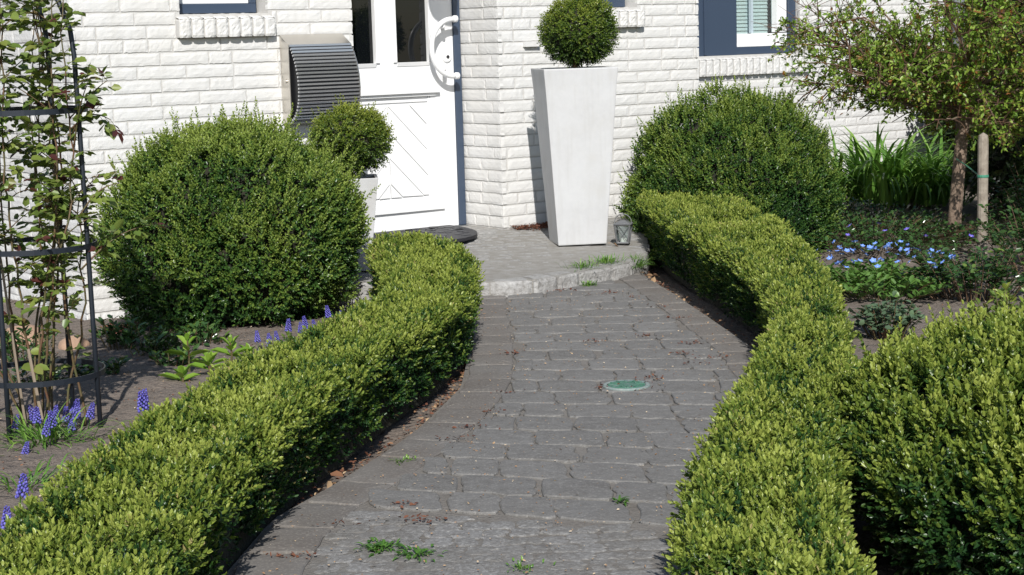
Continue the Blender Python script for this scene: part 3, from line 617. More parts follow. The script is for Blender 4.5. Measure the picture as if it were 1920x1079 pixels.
def shrub(name, c, r, zlo, zhi, label, matn, dens=3400, tmpl=LOOSE, tb=.4, group=None, expo=2.4, shoots=60, updir=.6, twigs=True, parent=None, partname='foliage', rough=.05, clump=.016, drop=.050, smax=5, cat='shrub', sc=(.75, 1.25)):
    rx, ry = r; rz = (zhi-zlo)/2; zc = (zhi+zlo)/2
    root = parent or emp(name, (c[0], c[1], zlo), label, cat, group)
    area = 4*math.pi*((rx*ry)**1.6/3+(rx*rz)**1.6/3+(ry*rz)**1.6/3)**(1/1.6)
    n = int(area*dens); D = rng.normal(size=(n, 3)); D /= np.linalg.norm(D, axis=1)[:, None]
    rad = (np.abs(D[:, 0])**expo+np.abs(D[:, 1])**expo+np.abs(D[:, 2])**expo)**(-1/expo)
    rad = rad*(1+rough*noise3(D, .6, int(c[0]*10)+40, 2)+rough*.8*noise3(D, 2.4, 3+int(c[1]*3), 2))
    dep = rng.exponential(.022, n).clip(0, .10)
    U = D*rad[:, None]; P = U*np.array([rx, ry, rz])*(1-(dep+.03)/min(rx, ry, rz))[:, None]
    N_ = D/np.array([rx, ry, rz]); N_ /= np.linalg.norm(N_, axis=1)[:, None]
    keep = P[:, 2]+zc > -.055
    P = P+np.array([c[0], c[1], zc]); P, N_, dep = P[keep], N_[keep], dep[keep]
    T = np.clip(tb+.26*N_[:, 2]+.14*noise3(P, 2.5, 17, 3)-dep*3+rng.normal(0, .08, len(P)), 0, .93)  # upward-facing leaves lighter: young growth and some top light in the tint
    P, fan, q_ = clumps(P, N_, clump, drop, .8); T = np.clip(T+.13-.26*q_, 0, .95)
    Dn = N_*.8+fan+np.array([0, 0, updir])+rng.normal(0, .32, N_.shape)
    V, Fq, tn = sprigs(P, Dn, T, tmpl, sc)
    if shoots:   # taller shoots standing out of the outline
        k = rng.choice(np.where(N_[:, 2] > -.1)[0], shoots); SP = []; SD = []; ST = []
        for q in k:
            dr = N_[q]*.55+np.array([0, 0, .9])+rng.normal(0, .18, 3); dr /= np.linalg.norm(dr); m_ = rng.integers(2, smax)
            for j in range(m_): SP.append(P[q]+dr*(.015+.032*j)); SD.append(dr+rng.normal(0, .15, 3)); ST.append(min(.95, T[q]+.18))
        V2, F2, t2 = sprigs(np.array(SP), np.array(SD), np.array(ST), tmpl, (.7, 1.0)); F2 = F2+len(V); V = np.vstack([V, V2]); Fq = np.vstack([Fq, F2]); tn = np.r_[tn, t2]
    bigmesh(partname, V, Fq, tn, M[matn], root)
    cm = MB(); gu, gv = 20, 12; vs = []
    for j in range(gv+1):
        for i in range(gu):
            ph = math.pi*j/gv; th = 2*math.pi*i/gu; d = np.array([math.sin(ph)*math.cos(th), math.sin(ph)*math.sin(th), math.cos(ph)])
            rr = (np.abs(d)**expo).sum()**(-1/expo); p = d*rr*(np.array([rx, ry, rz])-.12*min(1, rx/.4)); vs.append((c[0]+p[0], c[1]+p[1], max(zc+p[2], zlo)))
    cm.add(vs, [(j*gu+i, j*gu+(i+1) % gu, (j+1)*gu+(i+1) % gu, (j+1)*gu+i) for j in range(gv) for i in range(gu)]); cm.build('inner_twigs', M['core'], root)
    return root
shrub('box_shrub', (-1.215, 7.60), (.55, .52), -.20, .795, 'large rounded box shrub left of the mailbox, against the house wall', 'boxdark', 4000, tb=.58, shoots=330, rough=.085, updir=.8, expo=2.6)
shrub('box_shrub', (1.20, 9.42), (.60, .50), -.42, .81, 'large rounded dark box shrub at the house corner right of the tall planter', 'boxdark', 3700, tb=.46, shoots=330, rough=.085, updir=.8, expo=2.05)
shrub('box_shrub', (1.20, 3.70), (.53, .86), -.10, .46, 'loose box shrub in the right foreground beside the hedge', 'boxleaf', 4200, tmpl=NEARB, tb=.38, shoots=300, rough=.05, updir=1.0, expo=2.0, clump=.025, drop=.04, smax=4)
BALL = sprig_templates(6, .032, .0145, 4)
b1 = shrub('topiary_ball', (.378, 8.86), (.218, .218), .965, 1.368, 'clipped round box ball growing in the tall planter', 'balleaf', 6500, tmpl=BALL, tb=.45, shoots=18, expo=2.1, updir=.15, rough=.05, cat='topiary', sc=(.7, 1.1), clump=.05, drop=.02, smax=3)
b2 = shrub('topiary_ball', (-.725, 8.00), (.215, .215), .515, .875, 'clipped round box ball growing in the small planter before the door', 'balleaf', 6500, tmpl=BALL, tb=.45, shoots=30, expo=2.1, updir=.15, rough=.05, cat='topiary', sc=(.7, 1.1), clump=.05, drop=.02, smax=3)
for b_, (x, y, z0, z1) in ((b1, (.355, 8.85, .93, 1.08)), (b2, (-.735, 8.01, .49, .6))):
    q = MB(); q.tube([(x, y, z0), (x, y, z1)], .014, 8); q.build('stem', M['twig'], b_)
# ------------------------------------------------------------------ ground
def grid(name, xs, ys, zf, m, kind='structure'):
    X, Y = np.meshgrid(xs, ys); P = np.c_[X.ravel(), Y.ravel()]; Z = zf(P); n, k = len(xs), len(ys)
    i, j = np.meshgrid(np.arange(n-1), np.arange(k-1)); b = (j*n+i).ravel(); Fq = np.stack([b, b+1, b+1+n, b+n], 1)
    o = bigmesh(name, np.c_[P, Z], Fq, np.zeros(len(P)), m, smooth=True); tag(o, kind=kind); return o
def soilz(P):
    z = -.045+.012*noise3(np.c_[P, P[:, :1]*0], .9, 21, 3)+.007*noise3(np.c_[P, P[:, :1]*0], 6, 22, 3)+.004*noise3(np.c_[P, P[:, :1]*0], 17, 23, 2)
    left = np.clip((-P[:, 0]-.9)/1.0, 0, 1)*np.clip((P[:, 1]-6)/2, 0, 1); return z-.05*left
xs = np.r_[-60, -20, -8, np.linspace(-3.4, 4.6, 230), 8, 20, 60]; ys = np.r_[-40, -10, 1, np.linspace(2, 14, 330), 20, 40, 90]
grid('soil', xs, ys, soilz, M['soil'])
bLp = np.array([(-.50, 1.0), (-.49, 3.2), (-.48, 3.61), (-.43, 4.09), (-.32, 4.38), (-.18, 4.82), (-.11, 5.09), (-.01, 5.64), (.0, 6.1), (0, 6.47), (-.02, 7.0), (-.03, 8.0)])
bRp = np.array([(.28, 1.0), (.32, 3.5), (.36, 3.91), (.5, 4.4), (.66, 5.0), (.74, 5.6), (.735, 6.2), (.66, 6.9), (.58, 7.6), (.50, 8.2), (.48, 8.6)])
bL = lambda y: np.interp(y, bLp[:, 1], bLp[:, 0]); bR = lambda y: np.interp(y, bRp[:, 1], bRp[:, 0])
path = MB()
ys_ = np.linspace(1.0, 8.45, 80); LV = [(bL(y)-.17, y, -.0072) for y in ys_]; RV = [(bR(y)+.14, y, -.0072) for y in ys_]
path.add(LV+RV, [(i, 80+i, 80+i+1, i+1) for i in range(79)], 2)
ys2 = np.linspace(1.0, 4.0, 40); path.add([(bL(y)+.005, y, -.0055) for y in ys2]+[(bR(y)-.005, y, -.0055) for y in ys2], [(i, 40+i, 40+i+1, i+1) for i in range(39) if ys2[i+1] < 3.86], 4)
rp = random.Random(11)
def stone(corners, mi, gap=.006, round_=.022, z=0., dome=.002, rough=.0025, at=None, hgt=.03, ch=.0036):
    """rounded irregular stone from 4 plan corners"""
    Cn = np.array(corners, float); c = Cn.mean(0); pts = []
    e = [Cn[(i+1) % 4]-Cn[i] for i in range(4)]; ln = [np.linalg.norm(x) for x in e]
    if min(ln) < .03: return
    for i in range(4):
        p = Cn[i]; a = -e[i-1]/ln[i-1]; b = e[i]/ln[i]; r_ = min(round_*rp.uniform(.6, 1.5), min(ln[i-1], ln[i])*.4)
        for t in (0, .25, .5, .75, 1): 
            q0 = p+a*r_; q1 = p+b*r_; pts.append((1-t)**2*q0+2*t*(1-t)*p+t*t*q1)
        for t in (.33, .66): pts.append(p+b*(r_+(ln[i]-2*r_)*t)+np.array([rp.gauss(0, rough), rp.gauss(0, rough)]))
    P = np.array(pts)+np.array([[rp.gauss(0, rough*.4), rp.gauss(0, rough*.4)] for _ in pts]); dn = P-c; l = np.linalg.norm(dn, axis=1)[:, None]
    n = len(P); r0 = P-dn/l*gap; r1 = r0-dn/l*.0035; r2 = c+(r0-c)*.72
    tl = .004 if mi != 3 else .0012; tx, ty = rp.gauss(0, tl), rp.gauss(0, tl); zz = lambda Q, o: z+o+(Q[:, 0]-c[0])*tx+(Q[:, 1]-c[1])*ty
    r3 = c+(r0-c)*.35
    V = np.vstack([np.c_[r0, zz(r0, -hgt)], np.c_[r0, zz(r0, -ch)], np.c_[r1, zz(r1, -.0005)], np.c_[r2, zz(r2, dome*.7)+np.array([rp.gauss(0, dome*.3) for _ in range(n)])], np.c_[r3, zz(r3, dome)], [[c[0], c[1], z+dome]]])
    fc = [(k*n+i, k*n+(i+1) % n, (k+1)*n+(i+1) % n, (k+1)*n+i) for k in range(4) for i in range(n)]+[(4*n+i, 4*n+(i+1) % n, 5*n) for i in range(n)]
    path.add(V, fc, mi, rp.random() if at is None else at)
gsl = lambda Y: min(.02, -.33+(Y-4.05)*.105)
rowY = lambda Y, X: Y+gsl(Y)*(X-.05)
Y = 4.02; k = 0
while Y < 8.3:
    rh = .187; Ya, Yb = Y, Y+rh
    x = bL(rowY(Y, -.1)+rh/2)-(.0 if k % 2 else .09)-rp.uniform(0, .03)
    while True:
        wd = rp.choice([.175, .185, .20, .19, .135]); x0, x1 = x, x+wd; x += wd
        ym = rowY(Y, (x0+x1)/2)+rh/2; l_, r_ = bL(ym), bR(ym)
        if x0 > r_-.03: break
        x0 = max(x0, l_); x1 = min(x1, r_)
        if x1-x0 < .045: continue
        sk = rp.gauss(0, .009)
        stone([(x0, rowY(Ya, x0)), (x1, rowY(Ya, x1)), (x1+sk, rowY(Yb, x1)), (x0+sk, rowY(Yb, x0))], 0, gap=.0046, round_=.036, z=rp.gauss(0, .0010), dome=.0008, rough=.0048, at=min(1, max(0, rp.gauss(.5, .25))))
    Y += rh; k += 1
def border(fn, wd, y0, y1, sgn):
    y = y0
    while y < y1:
        ln = rp.choice([.20, .22, .26, .18]); ya, yb = y, y+ln; y += ln
        a0 = fn(ya); a1 = fn(yb); t = np.array([a1-a0, ln]); t /= np.linalg.norm(t); no = np.array([-t[1], t[0]])*sgn
        p0 = np.array([a0, ya]); p1 = np.array([a1, yb]); q = [p0, p1, p1+no*wd, p0+no*wd]
        if sgn > 0: q = q[::-1]
        stone(q, 1, gap=.003, round_=.016, z=rp.gauss(-.001, .0010), rough=.0035)
border(bL, .155, 1.0, 7.6, 1); border(bR, .13, 4.3, 8.3, -1); border(bR, .11, 1.0, 4.3, -1)
# granite setts in the foreground
Y = 1.2; k = 0
while Y < 4.6:
    rh = rp.uniform(.058, .072); x = -.5-(k % 2)*.03
    while x < .36:
        wd = rp.uniform(.055, .082); x0, x1 = x, x+wd; x += wd; xm = (x0+x1)/2
        bend = .018*math.sin(xm*5+1.3+k*.4)
        if Y+rh/2+bend > rowY(4.02, xm)-rh*.5: continue
        ya, yb = Y, Y+rh
        l_, r_ = bL(Y), bR(Y)
        if xm < l_+.02 or xm > r_-.02: continue
        x0 = max(x0, l_); x1 = min(x1, r_)
        j = lambda: rp.gauss(0, .005)
        stone([(x0+j(), ya+bend+j()), (x1+j(), ya+bend+j()), (x1+j(), yb+bend+j()), (x0+j(), yb+bend+j())], 3, gap=.0012, round_=.018, z=rp.gauss(-.0036, .0002), dome=.0004, rough=.0045, ch=.0018)
    Y += rh; k += 1
po = path.build('path', [M['paver'], M['border'], M['sand'], M['sett'], mat('sett_joint', (.155, .145, .132), .95, bump=(120, .9, .005), var=[(60, (.24, .235, .22), .6), (14, (.12, .105, .09), .6)])]); tag(po, kind='structure')
stz = lambda x, y: .121-.056*float(np.clip(-((x-A0[0])*NV[0]+(y-A0[1])*NV[1])/1.2, 0, 1))
# ---- entrance step: paved landing with granite rim stones
st = MB(); rim = np.array([(-1.05, 7.72), (-.75, 7.70), (-.45, 7.69), (-.13, 7.67), (.0, 7.67), (.11, 7.71), (.25, 7.86), (.41, 8.02), (.55, 8.18), (.65, 8.42), (.70, 8.75), (.72, 9.3), (.74, 9.84)])
back = [W(3.0, .0, 0)[:2], W(1.756, .0, 0)[:2], W(1.756, .345, 0)[:2], W(.84, .345, 0)[:2], W(.84, 0, 0)[:2], W(.35, 0, 0)[:2]]
back = [np.array(W(2.64, .0, 0)[:2]), W(1.756, .0, 0)[:2], W(1.756, .42, 0)[:2], W(.84, .42, 0)[:2], W(.84, .0, 0)[:2], W(.30, .0, 0)[:2]]
pl_ = np.vstack([rim, np.array(back)]); n = len(pl_)
inner = rim.copy(); eR = np.gradient(rim, axis=0); eR /= np.linalg.norm(eR, axis=1)[:, None]; inn = np.c_[-eR[:, 1], eR[:, 0]]
st.add(np.r_[np.c_[pl_, np.full(n, -.1)], np.c_[pl_, np.array([stz(*q) for q in pl_])-.0036]], [tuple(range(n, 2*n))]+[(i, (i+1) % n, n+(i+1) % n, n+i) for i in range(n)], 1)
landing_poly = pl_
# cobble top
path_backup = path; path = MB()
Yk = 7.55; kk = 0
while Yk < 9.75:
    rh = rp.uniform(.08, .10); x = -1.0-(kk % 2)*.04
    while x < .75:
        wd = rp.uniform(.075, .115); x0, x1 = x, x+wd; x += wd; xm = (x0+x1)/2; bend = .05*math.sin(xm*5)+.10*xm
        c = np.array([[xm, Yk+rh/2+bend]])
        if not inpoly(c, landing_poly)[0]: continue
        if polydist(c, landing_poly[:13])[0][0] < .10 and c[0][1] < 9.2 and polydist(c, rim)[0][0] < .10: 
            dmin = min(np.linalg.norm(c[0]-(rim[i]+(rim[i+1]-rim[i])*t)) for i in range(12) for t in (0, .25, .5, .75, 1))
            if dmin < .125: continue
        j = lambda: rp.gauss(0, .004)
        stone([(x0+j(), Yk+bend+j()), (x1+j(), Yk+bend+j()), (x1+j(), Yk+rh+bend+j()), (x0+j(), Yk+rh+bend+j())], 0, gap=.0006, round_=.016, z=stz(xm, Yk+rh/2+bend)-.0025+rp.gauss(-.001, .0005), dome=.0004, rough=.005, hgt=.02, ch=.0015)
    Yk += rh; kk += 1
st.v += path.v; st.at += path.at; st.f += [tuple(i+st.n for i in q) for q in path.f]; st.m += [0]*len(path.f); st.n += path.n
path = path_backup
# rim stones
cum = np.r_[0, np.cumsum(np.linalg.norm(np.diff(rim, axis=0), axis=1))]; t = 0
def rimp(t): return np.array([np.interp(t, cum, rim[:, 0]), np.interp(t, cum, rim[:, 1])])
while t < cum[-1]-.1:
    ln = rp.uniform(.15, .24); a, b = t+.003, t+ln-.003; t += ln; m_ = 8; nz = 5
    wd = rp.uniform(.10, .13); V = []; 
    for i in range(m_+1):
        s_ = a+(b-a)*i/m_; p = rimp(s_); q = rimp(min(s_+.01, cum[-1]))-rimp(max(s_-.01, 0)); q /= np.linalg.norm(q)+1e-9; no = np.array([-q[1], q[0]])  # inward
        ed = math.exp(-(min(i, m_-i)/.6)**2)
        zr = stz(*p)-.1215; prof_ = [(-.010, -.06), (-.012, -.01), (-.012, .015), (-.011, .104+zr), (-.004, .1165+zr), (.03, .1205+zr), (wd*.8, .1210+zr), (wd, .1175+zr), (wd+.004, .09+zr)]
        for jx, (o, z) in enumerate(prof_):
            nn = .0045*noise3(np.array([[p[0], p[1], z*2+o]]), 5, 31, 3)[0]*(1 if 0 < jx < 7 else .3)
            V.append((p[0]+no[0]*(o+nn+ed*.006*(1 if jx < 4 else -1 if jx > 6 else 0)), p[1]+no[1]*(o+nn+ed*.006*(1 if jx < 4 else 0)), z+nn*.55-ed*.004*(jx > 3)))
    k9 = len(prof_); fc = [(i*k9+j, (i+1)*k9+j, (i+1)*k9+j+1, i*k9+j+1) for i in range(m_) for j in range(k9-1)]+[tuple(range(k9)), tuple(m_*k9+j for j in range(k9))[::-1]]
    st.add(V, fc, 0, rp.uniform(.3, 1))
sto = st.build('entrance_step', [M['granite'], mat('granite_joint', (.29, .28, .26), .95, bump=(120, .9, .005), var=(20, (.20, .185, .16), .7))]); tag(sto, kind='structure')
# ---- utility cover
uc = emp('utility_cover', (.365, 5.545, 0), 'small round worn green metal cover set in the paving', 'cover')
m = MB(); m.lathe((.365, 5.545, -.01), [(.078, 0), (.078, .0145), (.075, .0175), (.064, .0165), (.0635, .0145)], 36); m.build('rim', mat('worn_blue_grey_rim', (.16, .23, .22), .6, bump=(90, .6, .004), var=(60, (.32, .34, .32), .7)), uc)
m = MB(); m.lathe((.365, 5.545, -.01), [(.062, .0), (.062, .0165), (.058, .0185), (.045, .0175), (.02, .0185), (.0005, .0186)], 36); 
for a in range(0, 360, 30): 
    t = R_(a); m.box((.365+.045*math.cos(t), 5.545+.045*math.sin(t), .009), (.014, .0035, .0012), ((math.cos(t), math.sin(t), 0), (-math.sin(t), math.cos(t), 0), (0, 0, 1)))
m.build('lid', M['cover'], uc)
# ------------------------------------------------------------------ lantern
ln_ = emp('lantern', (.575, 8.76, .090), 'small grey metal candle lantern beside the tall planter', 'lantern'); rot = R_(-12)
lu = np.array([math.cos(rot), math.sin(rot), 0]); lv = np.array([-math.sin(rot), math.cos(rot), 0]); lc = np.array([.575, 8.76, .090])
def lring(h, z): return [lc+lu*h*i+lv*h*j+ZV*z for i, j in ((-1, -1), (1, -1), (1, 1), (-1, 1))]
b_, tp_ = lring(.028, .004), lring(.040, .098); m = MB()
for i in range(4): m.tube([b_[i], tp_[i]], .0042, 4); m.tube([b_[i], b_[(i+1) % 4]], .005, 4); m.tube([tp_[i], tp_[(i+1) % 4]], .005, 4); m.tube([b_[i], tp_[(i+1) % 4]], .0016, 4); m.tube([b_[(i+1) % 4], tp_[i]], .0016, 4)
m.add(lring(.028, .004), [(0, 1, 2, 3)]); m.build('frame', M['caster_and_lantern_zinc'], ln_)
m = MB(); R1, R2 = lring(.047, .100), lring(.010, .118); m.add(R1+R2, [(0, 1, 5, 4), (1, 2, 6, 5), (2, 3, 7, 6), (3, 0, 4, 7), (4, 5, 6, 7), (3, 2, 1, 0)]); m.build('roof', M['caster_and_lantern_zinc'], ln_)
m = MB(); m.tube([lc+lu*.045*math.cos(a)+ZV*(.10+.050*math.sin(a)) for a in np.linspace(0, math.pi, 15)], .0022, 6); m.build('handle', M['caster_and_lantern_zinc'], ln_)
m = MB(); q0, q1 = lring(.0265, .008), lring(.038, .095); m.add(q0+q1, [(1, 2, 6, 5), (2, 3, 7, 6), (3, 0, 4, 7), (0, 1, 5, 4)]); m.build('pane', M['pane'], ln_)
m = MB(); m.lathe(lc+ZV*.005, [(.017, 0), (.019, .02), (.017, .02), (.0005, .017)], 16); m.build('candle', M['candle'], ln_)
# ------------------------------------------------------------------ obelisk trellis
tc_ = np.array([-1.515, 5.42]); tr = emp('obelisk_trellis', (tc_[0], tc_[1], -.05), 'dark metal obelisk trellis holding a climbing rose at the left edge', 'trellis')
TRr = .200; angs = [R_(-88+9), R_(2-9), R_(92-9), R_(182)]
angs = [R_(-104), R_(-14), R_(76), R_(166)]
def legpts(a):
    P = []
    for z, rr in ((-.12, 1.02), (.3, 1.0), (.7, .99), (1.12, .97), (1.20, .93), (1.27, .80), (1.40, .52), (1.52, .30), (1.62, .12), (1.66, .03)): P.append((tc_[0]+TRr*rr*math.cos(a), tc_[1]+TRr*rr*math.sin(a), z))
    return P
for a in angs:
    m = MB(); m.tube(legpts(a), .0080, 8); m.build('leg', M['metalblack'], tr, smooth=True)
for z, rr in ((.125, 1.0), (.532, .995), (.956, .98)):
    m = MB(); nn = 40; vs = []
    for k in range(nn):
        t = 2*math.pi*k/nn
        for dr, dz in ((0, -.0085), (.004, -.0085), (.004, .0085), (0, .0085)): vs.append((tc_[0]+(TRr*rr+.004+dr)*math.cos(t), tc_[1]+(TRr*rr+.004+dr)*math.sin(t), z+dz))
    m.add(vs, [(k*4+j, k*4+(j+1) % 4, ((k+1) % nn)*4+(j+1) % 4, ((k+1) % nn)*4+j) for k in range(nn) for j in range(4)]); m.build('ring', M['metalblack'], tr)
m = MB(); m.lathe((tc_[0], tc_[1], 1.66), [(.012, -.02), (.022, 0), (.022, .02), (.001, .04)], 12); m.build('finial', M['metalblack'], tr)
# ---- climbing rose
rs = emp('climbing_rose', (tc_[0], tc_[1], -.05), 'thorny climbing rose with young leaves winding up the obelisk trellis', 'climbing plant')
stems = MB(); LP = []; LD = []; LLn = []; LT = []
def rose_leaf(p, dr, s, t0):
    """pinnate leaf of five leaflets"""
    dr = dr/np.linalg.norm(dr); side = np.cross(dr, [0, 0, 1.]); side /= np.linalg.norm(side)+1e-9; droop = np.array([0, 0, -.25])
    pe = p+(dr+droop*.3)*.042*s; stems.tube([p, (p+pe)/2+np.array([0, 0, .003]), pe+dr*.01*s], [.0010, .0008, .0006], 3)
    for k, (al, sd) in enumerate(((.45, 1), (.45, -1), (.9, 1), (.9, -1), (1.1, 0))):
        if rng.random() < .12: continue
        q = p+(pe-p)*al; d = dr*(.5 if sd else 1)+side*sd*.9+droop+rng.normal(0, .2, 3)
        LP.append(q); LD.append(d); LLn.append(s*rng.uniform(.027, .042)*(1.15 if sd == 0 else 1)); LT.append(min(1, max(0, t0+rng.normal(0, .12))))
for k in range(13):
    a = rng.uniform(0, 6.28); r0 = rng.uniform(.02, .15); p = np.array([tc_[0]+r0*math.cos(a), tc_[1]+r0*math.sin(a), -.06]); zt = rng.uniform(.7, 1.6); P = [p.copy()]; ph = rng.uniform(0, 6.28)
    nst = int(zt/.05); rad = rng.uniform(.08, .21); tw = rng.uniform(-1.6, 1.6)
    for j in range(nst):
        t = j/nst; z = -.06+(zt+.06)*(j+1)/nst; an = a+tw*t+.15*math.sin(ph+t*9); rr = r0+(rad-r0)*min(1, t*2.2); P.append(np.array([tc_[0]+rr*math.cos(an)+rng.normal(0, .004), tc_[1]+rr*math.sin(an)+rng.normal(0, .004), z]))
    stems.tube(P, np.linspace(.0048, .0018, len(P)), 5)
    for j in range(3, len(P)):
        z = P[j][2]
        for _ in range(rng.integers(0, 4) if z > .30 else (1 if rng.random() < .15 else 0)):
            an = rng.uniform(0, 6.28); dr = np.array([math.cos(an), math.sin(an), rng.uniform(-.1, .6)])
            rose_leaf(P[j], dr, rng.uniform(.8, 1.25), .55+.25*rng.random())
        if rng.random() < .42 and z > .3:     # side shoot with red tips
            an = rng.uniform(0, 6.28); dr = np.array([math.cos(an)*.8, math.sin(an)*.8, .75]); dr /= np.linalg.norm(dr); ls = rng.uniform(.06, .16); q = [P[j]+dr*ls*u+np.array([0, 0, -.02*u*u]) for u in np.linspace(0, 1, 5)]
            stems.tube(q, [.0026, .002, .0018, .0014, .001], 4)
            for u in (2, 3, 4): rose_leaf(q[u], dr+rng.normal(0, .8, 3), .75, .5 if u < 4 else rng.choice([.6, 1.0]))
    for j in range(len(P)*2):
        q = P[rng.integers(len(P))]; d = rng.normal(0, 1, 3); d[2] *= .3; d /= np.linalg.norm(d); stems.tube([q+d*.003, q+d*.009-ZV*.002], [.0015, .0002], 3, cap=False)
# long outward shoots seen on the right of the trellis
for z0, dx, dy, dz in ((1.0, .13, -.05, .16), (.74, .13, .02, .10), (1.02, .12, .0, .02), (.58, .20, .10, .12), (.72, .08, .05, -.08), (.95, .08, -.1, .2)):
    p = np.array([tc_[0]+.17, tc_[1]-.06, z0-.12]); e = p+np.array([dx, dy, dz]); q = [p+(e-p)*u+np.array([0, 0, .03*math.sin(u*3)]) for u in np.linspace(0, 1, 8)]
    stems.tube(q, np.linspace(.0035, .0012, 8), 5)
    for u in range(2, 8): rose_leaf(q[u], (e-p)+rng.normal(0, .13, 3), .95, .6 if u < 7 else 1.)
stems.build('stem', M['rosestem'], rs, smooth=True)
LP, LD, LLn, LT = map(np.array, (LP, LD, LLn, LT))
V, Fq = place_leaves(LP, LD, LLn, LLn*.66, up=np.tile([0, -.25, 1.], (len(LP), 1))+rng.normal(0, .45, (len(LP), 3)), fold=.12, cup=-.15)
bigmesh('leaves', V, Fq, np.repeat(LT, 6), M['roseleaf'], rs)
bp = MB(); bp.tube([(tc_[0]-.02, tc_[1]-.1, -.08), (tc_[0]-.06, tc_[1]-.12, .5), (tc_[0]-.14, tc_[1]-.05, 1.0)], [.0045, .004, .003], 6); bp.tube([(tc_[0]+.05, tc_[1]-.14, -.08), (tc_[0]+.0, tc_[1]-.1, .22)], [.006, .005], 6)
bp.build('old_cane', mat('pale_dry_cane', (.24, .19, .14), .8), rs)
# ------------------------------------------------------------------ tree
troot = emp('ornamental_tree', (2.49, 9.60, -.05), 'small lollipop tree with fresh green leaves and reddish twigs on a bare trunk', 'tree')
tk = MB(); tk.tube([(2.475, 9.60, -.08), (2.485, 9.60, .1), (2.50, 9.60, .3), (2.515, 9.60, .48), (2.525, 9.60, .62), (2.53, 9.6, .72)], [.046, .038, .036, .036, .040, .044], 12); tk.build('trunk', M['bark'], troot, smooth=True)
lb = MB(); tw_ = MB(); TL = []; TD = []; TS = []; TTn = []
top = np.array([2.53, 9.60, .68])
def bez(p, d, ln, n, up=.0, wob=.03):
    P = [p.copy()]; d = d/np.linalg.norm(d)
    for i in range(n):
        d = d+rng.normal(0, wob, 3)+np.array([0, 0, up/n]); d /= np.linalg.norm(d); P.append(P[-1]+d*ln/n)
    return np.array(P), d
for i in range(36):
    az = i*2.399+rng.normal(0, .2); el = R_(rng.choice([2, 8, 14, 20, 27, 34, 44])+rng.normal(0, 4)); d = np.array([math.cos(az)*math.cos(el), math.sin(az)*math.cos(el), math.sin(el)])
    ln = rng.uniform(.75, 1.0)*(.55 if math.sin(az) > .35 else 1.0); P, _ = bez(top+np.array([0, 0, rng.uniform(-.06, .1)]), d, ln, 9, up=rng.uniform(-.1, .35), wob=.07); lb.tube(P, np.linspace(.012, .003, 10), 6)
    for j in range(14):
        q = P[rng.integers(2, 10)]; d2 = (P[-1]-P[0])/ln+rng.normal(0, .65, 3); Q, _ = bez(q, d2, rng.uniform(.2, .42), 5, up=-.15, wob=.1)
        if Q[:, 2].min() < (.60 if Q[0][0] < 2.42 else .46): continue
        tw_.tube(Q, np.linspace(.0048, .002, 6), 4, cap=False)
        for k in range(7):
            q2 = Q[rng.integers(1, 6)]; d3 = d2/np.linalg.norm(d2)+rng.normal(0, .8, 3); S, de = bez(q2, d3, rng.uniform(.08, .22), 4, up=-.2, wob=.14)
            if S[:, 2].min() < (.60+.1*rng.random() if S[0][0] < 2.42 else .44): continue
            tw_.tube(S, np.linspace(.0022, .001, 5), 3, cap=False)
            for u in S[1:]:
                if rng.random() < .13: continue
                nl = rng.integers(3, 7); tt = rng.uniform(.35, .92) if rng.random() > .06 else 1.
                for _ in range(nl):
                    TL.append(u+rng.normal(0, .006, 3)); TD.append(de+rng.normal(0, .9, 3)); TS.append(rng.uniform(.017, .031)); TTn.append(np.clip(tt+rng.normal(0, .08), 0, 1))
lb.tube([top, top+np.array([-.15, -.05, .03]), top+np.array([-.42, -.08, .04])], [.014, .012, .009], 6)
lb.build('limb', M['bark'], troot, smooth=True); tw_.build('twig', M['redtwig'], troot)
TL, TD, TS, TTn = map(np.array, (TL, TD, TS, TTn)); keep = (TL[:, 2] > np.where(TL[:, 0] < 2.42, .655, .43)+.09*noise3(TL, 1.3, 91, 2)) & (TL[:, 2] < 1.55) & (TL[:, 2] < .727*(11.30-TL[:, 1])+.05)
V, Fq = place_leaves(TL[keep], TD[keep], TS[keep], TS[keep]*.48, up=rng.normal(0, .6, (keep.sum(), 3))+np.array([0, 0, 1]))
bigmesh('crown', V, Fq, np.repeat(TTn[keep], 6), M['treeleaf'], troot)
# stake
sk = emp('tree_stake', (2.41, 8.77, -.05), 'weathered round wooden stake with a green tie beside the small tree', 'stake')
m = MB(); m.lathe((2.41, 8.77, -.1), [(.027, 0), (.027, .66), (.024, .685), (.001, .70)], 12); m.build('post', M['wood'], sk, smooth=False)
m = MB(); m.lathe((2.41, 8.77, .372), [(.028, 0), (.0295, .002), (.0295, .012), (.028, .014)], 16); m.tube([(2.40, 8.80, .38), (2.44, 9.2, .40), (2.48, 9.56, .41)], .004, 5); m.build('tie', M['tie'], sk)
# downpipe at the far corner
dp = emp('downpipe', tuple(W(7.03, P2-.07, 0)), 'grey zinc downpipe at the far right corner of the house', 'downpipe')
m = MB(); m.tube([W(7.03, P2-.06, -.1), W(7.03, P2-.06, 2.6)], .05, 16); m.build('pipe', M['zinc'], dp, smooth=True)
for z in (.35, 1.6): m = MB(); m.lathe(W(7.03, P2-.06, z), [(.052, 0), (.056, .003), (.056, .03), (.052, .033)], 16); m.build('bracket', M['zinc'], dp)
